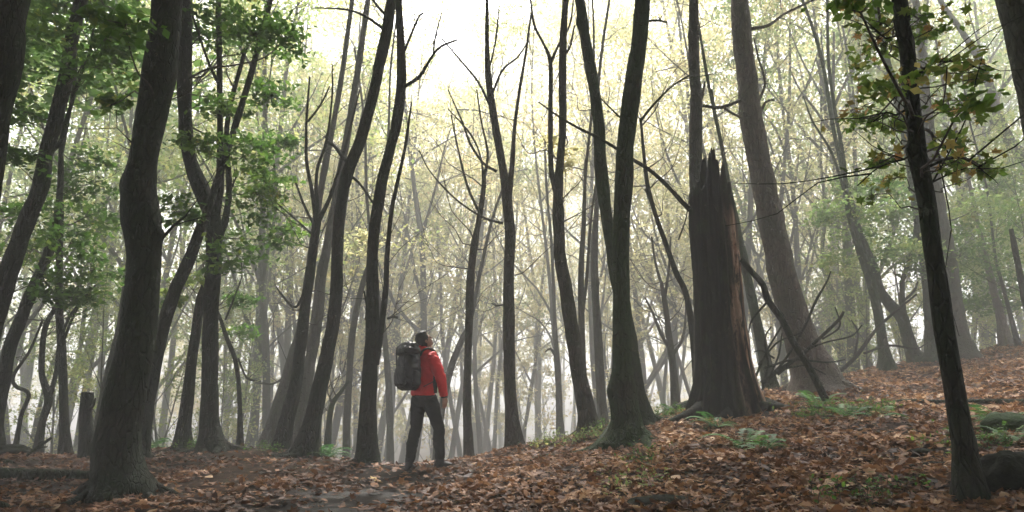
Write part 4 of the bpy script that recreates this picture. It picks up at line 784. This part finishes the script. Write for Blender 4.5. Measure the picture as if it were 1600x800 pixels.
# ------------------------------------------------------------------ the hiker
def loft(mb, secs, sides=20):
    """secs: (centre, half width, half depth, axis direction, side direction)"""
    a = np.arange(sides) / sides * 2 * np.pi; V = []
    for c, rx, ry, ax, sd_ in secs:
        ax = np.array(ax, float); ax /= np.linalg.norm(ax); s = np.array(sd_, float); s -= ax * s.dot(ax); s /= np.linalg.norm(s); f = np.cross(ax, s)
        V.append(np.array(c) + np.cos(a)[:, None] * s * rx + np.sin(a)[:, None] * f * ry)
    n = len(V); V = np.concatenate(V + [np.array(secs[0][0])[None], np.array(secs[-1][0])[None]])
    i = np.arange(n - 1)[:, None] * sides; j = np.arange(sides)[None]; j2 = (j + 1) % sides
    Fq = np.stack([i + j, i + j2, i + sides + j2, i + sides + j], -1).reshape(-1, 4); mb.add(V, Fq)
    j = np.arange(sides); j2 = (j + 1) % sides
    mb.F.setdefault(3, []).append(np.concatenate([np.stack([(n - 1) * sides + j, (n - 1) * sides + j2, np.full(sides, n * sides + 1)], -1), np.stack([j2, j, np.full(sides, n * sides)], -1)]) + mb.n - len(V))
def limbL(mb, pts, radii, sides=16, flat=1.0, step=0.03):
    p, r = spline(pts, radii, step); T, U, W = frames(p)
    loft(mb, [(p[i], r[i], r[i] * flat, T[i], (1, 0, 0) if abs(T[i][0]) < .8 else (0, 1, 0)) for i in range(len(p))], sides)
def ball(mb, c, rx, ry, rz, n=12):
    secs = []
    for k in range(1, n):
        t = math.pi * k / n; secs.append((np.array(c) + np.array([0, 0, -rz * math.cos(t)]), rx * math.sin(t), ry * math.sin(t), (0, 0, 1), (1, 0, 0)))
    loft(mb, secs, 16)
def finish(mb, name, mt, parent, voxel=0.012, smooth=6, wr=0.0, wscale=14, clamp=None, dirn=None):
    me = mb.mesh(name); o = obj(name, me, mt, parent)
    md = o.modifiers.new('r', 'REMESH'); md.mode = 'VOXEL'; md.voxel_size = voxel; md.use_smooth_shade = True
    md2 = o.modifiers.new('s', 'SMOOTH'); md2.factor = 0.5; md2.iterations = smooth
    dg = bpy.context.evaluated_depsgraph_get(); ev = o.evaluated_get(dg); nm = bpy.data.meshes.new_from_object(ev); o.modifiers.clear(); o.data = nm
    if not len(nm.materials): nm.materials.append(mt)
    V = np.empty(len(nm.vertices) * 3, np.float32); nm.vertices.foreach_get('co', V); V = V.reshape(-1, 3)
    if wr:
        Nn = np.empty(len(nm.vertices) * 3, np.float32); nm.vertices.foreach_get('normal', Nn); Nn = Nn.reshape(-1, 3)
        q = V * np.array([wscale, wscale, wscale * 1.9]); q[:, 2] += 4 * np.sin(V[:, 0] * 9)
        d = wr * (1 - 2 * np.abs(vnoise(q + 3))) + wr * 0.5 * vnoise(q * 2.3); V = V + Nn * d[:, None]
        nm.vertices.foreach_set('co', V.astype(np.float32).ravel())
    nm.polygons.foreach_set('use_smooth', np.ones(len(nm.polygons), bool)); nm.update(); return o
M['skin'] = plain('skin', (0.36, 0.19, 0.13), (0.44, 0.25, 0.17), 20, 0.5, 0.1)
M['hair'] = plain('dark_hair', (0.008, 0.006, 0.005), (0.02, 0.015, 0.012), 60, 0.5, 0.8, 120, 0.004)
M['red'] = plain('red_jacket_cloth', (0.72, 0.006, 0.012), (0.85, 0.014, 0.02), 6, 0.5, 0.35, 40, 0.006, 0.4)
M['trouser'] = plain('dark_trouser_cloth', (0.018, 0.020, 0.019), (0.03, 0.032, 0.03), 10, 0.85, 0.5, 30, 0.008, 0.2)
M['boot'] = plain('boot_leather', (0.010, 0.010, 0.010), (0.022, 0.020, 0.018), 14, 0.55, 0.4)
M['sole'] = plain('boot_sole_rubber', (0.012, 0.012, 0.012), (0.02, 0.02, 0.02), 14, 0.8, 0.4)
M['pack'] = plain('black_pack_fabric', (0.004, 0.0045, 0.005), (0.011, 0.012, 0.013), 12, 0.45, 0.6, 24, 0.01, 0.5)
M['strap'] = plain('grey_webbing', (0.012, 0.013, 0.014), (0.03, 0.032, 0.034), 30, 0.7, 0.4)
M['panel'] = plain('dark_jacket_panel', (0.012, 0.010, 0.012), (0.03, 0.018, 0.02), 14, 0.7, 0.4)
SC = 1.0
hx = P(659, 731, 9.2); fx, fy = hx[0], 9.2; fz = gz(fx, fy)
YAW = R(-43)
man = empty('person', (fx, fy, fz), 'hiker in red jacket and dark trousers on the path, looking up to the right', 'person'); man.rotation_euler = (0, 0, YAW)
top_target = P(657, 517, 9.2)[2]; SC = (top_target - fz) / 1.80; man.scale = (SC,) * 3
def hz(lx, ly):     # ground under a foot, in the figure's own units
    c_, s_ = math.cos(YAW), math.sin(YAW); return (gz(fx + (lx * c_ - ly * s_) * SC, fy + (lx * s_ + ly * c_) * SC) - fz) / SC
LA = (-0.15, -0.09); RA = (0.16, 0.17); zl = hz(*LA); zr = hz(*RA)
hipL, hipR = (-.085, 0, .93), (.085, .01, .93)
kneeL, kneeR = (-.125, -.02, .50 + zl * .5), (.15, .15, .51 + zr * .5)
ankL, ankR = (LA[0], LA[1], .09 + zl), (RA[0], RA[1], .09 + zr)
dL = np.array([-.55, .83, 0]); dR = np.array([.55, .83, 0])
shL, shR = (-.175, -.02, 1.44), (.175, -.02, 1.44)
elL, elR = (-.275, .02, 1.15), (.285, .04, 1.165)
wrL, wrR = (-.25, .17, .95), (.262, .13, .915)
# body: one continuous surface from head to feet, fingers included
mb = MB()
loft(mb, [((0, -.0, .88), .13, .09, (0, 0, 1), (1, 0, 0)), ((0, 0, 1.0), .135, .095, (0, 0, 1), (1, 0, 0)), ((0, -.01, 1.1), .12, .09, (0, 0, 1), (1, 0, 0)), ((0, -.02, 1.25), .145, .10, (0, 0, 1), (1, 0, 0)), ((0, -.03, 1.38), .165, .10, (0, 0, 1), (1, 0, 0)), ((0, -.03, 1.46), .11, .07, (0, 0, 1), (1, 0, 0)), ((0, -.03, 1.5), .06, .06, (0, 0, 1), (1, 0, 0))])
limbL(mb, [(0, -.03, 1.44), (0, -.03, 1.50), (0, -.02, 1.575)], [.062, .056, .058])
for h_, k_, a_, d_, s in ((hipL, kneeL, ankL, dL, -1), (hipR, kneeR, ankR, dR, 1)):
    limbL(mb, [h_, tuple((np.array(h_) + k_) / 2), k_, tuple((np.array(k_) * .6 + np.array(a_) * .4)), a_], [.085, .072, .052, .054, .036])
    an = np.array(a_); limbL(mb, [an + (0, 0, -.03) - d_ * .04, an + (0, 0, -.045) + d_ * .06, an + (0, 0, -.06) + d_ * .15], [.035, .035, .025])
def hand(mb, wrist, down, side, palmn, r):
    """palm, four unequal bent fingers and a thumb leaving the side of the palm"""
    wrist = np.array(wrist); down = np.array(down, float); down /= np.linalg.norm(down); side = np.array(side, float); side -= down * side.dot(down); side /= np.linalg.norm(side); pn = np.cross(down, side) * palmn
    loft(mb, [(wrist, .026, .020, down, side), (wrist + down * .04, .036, .017, down, side), (wrist + down * .085, .041, .015, down, side), (wrist + down * .095, .036, .012, down, side)], 14)
    for k, (o_, L, w_) in enumerate([(.030, .068, .0085), (.010, .077, .009), (-.011, .071, .0085), (-.030, .056, .0075)]):
        b0 = wrist + down * .082 + side * o_; b1 = b0 + down * L * .42 + pn * L * .10; b2 = b1 + down * L * .28 + pn * L * .22; b3 = b2 + down * L * .16 + pn * L * .26
        limbL(mb, [b0, b1, b2, b3], [w_, w_ * .97, w_ * .9, w_ * .72], 8, step=.012)
    t0 = wrist + down * .02 + side * .028; t1 = t0 + down * .03 + side * .022 + pn * .012; t2 = t1 + down * .032 + side * .006 + pn * .012; limbL(mb, [t0, t1, t2], [.014, .011, .008], 8, step=.012)
for s_, e_, w_, sg in ((shL, elL, wrL, -1), (shR, elR, wrR, 1)):
    limbL(mb, [s_, tuple((np.array(s_) + e_) / 2), e_, tuple((np.array(e_) + w_) / 2), w_], [.055, .045, .038, .036, .025])
    dn = np.array(w_) - np.array(e_); dn = dn / np.linalg.norm(dn) * .6 + np.array([0, 0, -.6]); hand(mb, w_, dn, (0.1 * sg, 1, .2), -sg, None)
# head tilted back, looking up
HC = np.array([0.0, -.005, 1.665]); TL = R(34); HY = R(-22)
Rm = np.array((Matrix.Rotation(HY, 3, 'Z') @ Matrix.Rotation(TL, 3, 'X')))
def hp(x, y, z): return HC + Rm @ np.array([x, y, z])
def hball(mb, c, rx, ry, rz, n=14):
    m2 = MB(); ball(m2, (0, 0, 0), rx, ry, rz, n); V = np.concatenate(m2.V) @ Rm.T + hp(*c)
    for k_, f_ in m2.F.items():
        for ff in f_: mb.F.setdefault(k_, []).append(ff + mb.n)
    mb.V.append(V); mb.n += len(V)
hball(mb, (0, -.012, .025), .074, .092, .098); hball(mb, (0, .022, -.035), .057, .066, .070); hball(mb, (0, .062, -.082), .024, .022, .020)
hball(mb, (0, .080, .030), .045, .014, .012); hball(mb, (0, .096, -.012), .013, .020, .016); hball(mb, (0, .090, .008), .009, .012, .026)
hball(mb, (0, .083, -.047), .024, .010, .007); hball(mb, (0, .081, -.058), .021, .010, .007)
for s in (-1, 1): hball(mb, (s * .074, -.012, -.005), .010, .018, .031); hball(mb, (s * .034, .066, -.018), .020, .016, .016)
finish(mb, 'body', M['skin'], man, 0.0062, 2)
mb = MB(); hball(mb, (0, -.022, .040), .083, .096, .096); hball(mb, (0, -.045, -.005), .078, .066, .085); hball(mb, (0, .040, .100), .060, .042, .030); hball(mb, (0, -.01, .118), .062, .07, .022)
finish(mb, 'hair', M['hair'], man, 0.008, 1, 0.004, 40)
for s in (-1, 1):
    mb = MB(); hball(mb, (s * .032, .078, .006), .012, .009, .008, 6); me = mb.mesh('eye'); obj('eye', me, plain('eye_dark', (.02, .015, .01), (.05, .04, .03), 10, .2), man)
# trousers
mb = MB()
loft(mb, [((0, .0, .80), .12, .10, (0, 0, 1), (1, 0, 0)), ((0, -.005, .86), .158, .118, (0, 0, 1), (1, 0, 0)), ((0, -.01, .93), .165, .125, (0, 0, 1), (1, 0, 0)), ((0, -.005, 1.02), .150, .112, (0, 0, 1), (1, 0, 0)), ((0, -.005, 1.07), .145, .108, (0, 0, 1), (1, 0, 0))])
for h_, k_, a_ in ((hipL, kneeL, ankL), (hipR, kneeR, ankR)):
    h_, k_, a_ = map(np.array, (h_, k_, a_)); limbL(mb, [h_ + (0, 0, -.02), h_ * .7 + k_ * .3, h_ * .3 + k_ * .7, k_, k_ * .65 + a_ * .35 + (0, -.012, 0), k_ * .25 + a_ * .75, a_ + (0, 0, .03)], [.108, .103, .082, .073, .074, .064, .062], 18)
finish(mb, 'trousers', M['trouser'], man, 0.010, 5, 0.006, 16)
# boots
for a_, d_, gzz in ((ankL, dL, zl), (ankR, dR, zr)):
    an = np.array(a_); sdv = np.cross(d_, (0, 0, 1)); base = np.array([an[0], an[1], gzz]); mb = MB()
    limbL(mb, [an + (0, 0, .055), an + (0, 0, .0), an + (0, 0, -.035)], [.053, .052, .05], 14)
    loft(mb, [(base - d_ * .075 + (0, 0, .045), .028, .022, d_, sdv), (base - d_ * .06 + (0, 0, .05), .042, .04, d_, sdv), (base + (0, 0, .055), .045, .048, d_, sdv), (base + d_ * .09 + (0, 0, .046), .048, .038, d_, sdv), (base + d_ * .16 + (0, 0, .036), .05, .03, d_, sdv), (base + d_ * .205 + (0, 0, .03), .034, .02, d_, sdv)], 16)
    bo = finish(mb, 'boot', M['boot'], man, 0.009, 3, 0.002, 30)
    mb = MB(); loft(mb, [(base - d_ * .085 + (0, 0, .012), .034, .016, d_, sdv), (base - d_ * .05 + (0, 0, .012), .046, .018, d_, sdv), (base + d_ * .05 + (0, 0, .012), .044, .016, d_, sdv), (base + d_ * .15 + (0, 0, .012), .054, .015, d_, sdv), (base + d_ * .215 + (0, 0, .014), .036, .012, d_, sdv)], 14)
    obj('sole', mb.mesh('sole'), M['sole'], bo)
# jacket
mb = MB()
loft(mb, [((0, -.01, .945), .172, .138, (0, 0, 1), (1, 0, 0)), ((0, -.012, .99), .176, .140, (0, 0, 1), (1, 0, 0)), ((0, -.015, 1.08), .165, .130, (0, 0, 1), (1, 0, 0)), ((0, -.02, 1.2), .178, .135, (0, 0, 1), (1, 0, 0)), ((0, -.03, 1.33), .196, .138, (0, 0, 1), (1, 0, 0)), ((0, -.03, 1.42), .19, .12, (0, 0, 1), (1, 0, 0)), ((0, -.03, 1.475), .13, .095, (0, 0, 1), (1, 0, 0)), ((0, -.03, 1.50), .09, .085, (0, 0, 1), (1, 0, 0))], 28)
for s_, e_, w_ in ((shL, elL, wrL), (shR, elR, wrR)):
    s_, e_, w_ = map(np.array, (s_, e_, w_)); limbL(mb, [s_ * (0.8, 1, 1), s_ + (0, 0, -.01), (s_ + e_) / 2, e_, (e_ + w_) / 2, w_ * .94 + e_ * .06], [.078, .083, .074, .066, .058, .046], 18)
finish(mb, 'jacket', M['red'], man, 0.011, 4, 0.009, 15)
mb = MB(); limbL(mb, [(-.085, -.07, 1.50), (-.06, -.115, 1.52), (0, -.135, 1.525), (.06, -.115, 1.52), (.092, -.06, 1.505), (.085, .02, 1.49), (.05, .07, 1.47), (0, .085, 1.46), (-.05, .07, 1.47), (-.085, .02, 1.49), (-.09, -.05, 1.50)], [.032] * 11, 12)
limbL(mb, [(-.07, -.03, 1.55), (-.045, -.085, 1.565), (0, -.10, 1.57), (.045, -.085, 1.565), (.07, -.03, 1.55), (.055, .03, 1.53), (0, .055, 1.515), (-.055, .03, 1.53), (-.07, -.02, 1.55)], [.024] * 9, 10)
finish(mb, 'collar', M['red'], man, 0.009, 3, 0.004, 22)
for s_, e_, w_ in ((shR, elR, wrR), (shL, elL, wrL)):
    e_, w_ = np.array(e_), np.array(w_); mb = MB(); limbL(mb, [w_ * .90 + e_ * .10, w_ * 1.0], [.043, .041], 14); finish(mb, 'cuff', M['panel'], man, 0.008, 1)
    mb = MB(); sg = math.copysign(1, e_[0]); limbL(mb, [(sg * .178, .03, 1.36), (sg * .183, .04, 1.25), (sg * .172, .045, 1.12), (sg * .170, .05, .97)], [.024, .03, .028, .022], 10, flat=1.4); finish(mb, 'side_panel', M['panel'], man, 0.009, 2)
# backpack
bp_ = empty('backpack', (fx, fy, fz), 'bulky black backpack with a rolled lid worn by the hiker', 'backpack'); bp_.rotation_euler = (0, 0, YAW); bp_.scale = (SC,) * 3
mb = MB(); U3 = ((0, 0, 1), (1, 0, 0))
def sq(c, rx, ry): return (c, rx, ry, (0, 0, 1), (1, 0, 0))
def boxloft(mb, secs, p=2.6, sides=28):
    a = np.arange(sides) / sides * 2 * np.pi; ca, sa = np.cos(a), np.sin(a); k = (np.abs(ca) ** p + np.abs(sa) ** p) ** (-1 / p); V = [np.array(c) + np.stack([ca * k * rx, sa * k * ry, 0 * a], -1) for c, rx, ry in secs]
    n = len(V); V = np.concatenate(V + [np.array(secs[0][0])[None], np.array(secs[-1][0])[None]]); i = np.arange(n - 1)[:, None] * sides; j = np.arange(sides)[None]; j2 = (j + 1) % sides
    mb.add(V, np.stack([i + j, i + j2, i + sides + j2, i + sides + j], -1).reshape(-1, 4)); j = np.arange(sides); j2 = (j + 1) % sides
    mb.F.setdefault(3, []).append(np.concatenate([np.stack([(n - 1) * sides + j, (n - 1) * sides + j2, np.full(sides, n * sides + 1)], -1), np.stack([j2, j, np.full(sides, n * sides)], -1)]) + mb.n - len(V))
boxloft(mb, [((0, -.26, 1.005), .10, .07), ((0, -.27, 1.03), .145, .105), ((0, -.28, 1.12), .182, .135), ((0, -.28, 1.28), .182, .132), ((0, -.27, 1.40), .162, .115), ((0, -.26, 1.46), .14, .10), ((0, -.25, 1.50), .10, .07)])
finish(mb, 'main_bag', M['pack'], bp_, 0.011, 4, 0.007, 13)
mb = MB(); boxloft(mb, [((0, -.30, 1.455), .13, .09), ((0, -.29, 1.475), .172, .125), ((0, -.285, 1.53), .172, .125), ((0, -.28, 1.57), .14, .095)], 2.6); limbL(mb, [(-.18, -.30, 1.53), (0, -.31, 1.575), (.165, -.29, 1.56)], [.048, .055, .045], 14)
lid = finish(mb, 'lid', M['pack'], bp_, 0.010, 3, 0.008, 14)
for x in (-.08, .08):
    mb = MB(); limbL(mb, [(x, -.20, 1.59), (x, -.33, 1.60), (x, -.415, 1.52), (x, -.412, 1.42), (x, -.405, 1.30)], [.012] * 5, 8, flat=.35); obj('strap', mb.mesh('strap'), M['strap'], lid)
mb = MB(); boxloft(mb, [((0, -.385, 1.06), .08, .03), ((0, -.395, 1.08), .11, .045), ((0, -.398, 1.22), .115, .042), ((0, -.39, 1.30), .095, .025)]); finish(mb, 'front_pocket', M['pack'], bp_, 0.009, 3, 0.005, 18)
for s in (-1, 1):
    mb = MB(); boxloft(mb, [((s * .165, -.28, 1.05), .025, .045), ((s * .178, -.28, 1.08), .04, .06), ((s * .18, -.28, 1.2), .036, .058), ((s * .17, -.28, 1.25), .02, .04)]); finish(mb, 'side_pocket', M['pack'], bp_, 0.009, 3, 0.004, 18)
    mb = MB(); limbL(mb, [(s * .09, -.165, 1.44), (s * .105, -.13, 1.515), (s * .12, -.05, 1.555), (s * .125, .05, 1.52), (s * .13, .115, 1.42), (s * .14, .11, 1.28), (s * .17, .04, 1.14), (s * .16, -.14, 1.05)], [.026, .028, .03, .03, .028, .022, .014, .012], 12, flat=.5); finish(mb, 'shoulder_strap', M['strap'], bp_, 0.008, 2)
    mb = MB(); limbL(mb, [(s * .15, -.22, 1.36), (s * .172, -.30, 1.35), (s * .15, -.39, 1.34)], [.008] * 3, 8, flat=.5); obj('compression_strap', mb.mesh('compression_strap'), M['strap'], bp_)
mb = MB(); limbL(mb, [(0, -.19, 1.56), (0, -.17, 1.60), (0, -.15, 1.56)], [.007] * 3, 8); obj('haul_loop', mb.mesh('haul_loop'), M['strap'], bp_)
mb = MB(); limbL(mb, [(-.195, -.27, 1.09), (-.197, -.27, 1.26), (-.195, -.27, 1.30), (-.195, -.27, 1.315)], [.034, .034, .022, .018], 14)
bt = obj('water_bottle', mb.mesh('water_bottle'), plain('dark_bottle', (.02, .022, .024), (.03, .032, .035), 5, .25), None, (fx, fy, fz)); bt.rotation_euler = (0, 0, YAW); bt.scale = (SC,) * 3; tag(bt, 'dark water bottle in the left side pocket of the backpack', 'bottle')
mb = MB(); limbL(mb, [(-.218, -.30, 1.2), (-.225, -.31, 1.1), (-.222, -.3, .98), (-.225, -.305, .95)], [.005] * 4, 6); obj('loose_strap', mb.mesh('loose_strap'), M['strap'], bp_)

# ------------------------------------------------------------------ haze
bm = bmesh.new(); bmesh.ops.create_cube(bm, size=1); me = bpy.data.meshes.new('haze'); bm.to_mesh(me); bm.free()
m = bpy.data.materials.new('haze'); m.use_nodes = True; nt = m.node_tree; nt.nodes.clear(); out = nt.nodes.new('ShaderNodeOutputMaterial'); pv = nt.nodes.new('ShaderNodeVolumePrincipled')
pv.inputs['Color'].default_value = (0.95, 0.955, 0.96, 1); pv.inputs['Density'].default_value = HAZE_DENSITY; pv.inputs['Anisotropy'].default_value = -0.25; nt.links.new(pv.outputs[0], out.inputs['Volume'])
hzb = obj('haze', me, m, None, (0, 55, 25)); hzb.scale = (310, 200, 66); tag(hzb, 'pale even mist filling the forest', kind='stuff')
_t = 0
for me in bpy.data.meshes: _t += len(me.loops) - 2 * len(me.polygons)
print('unique triangles', _t)
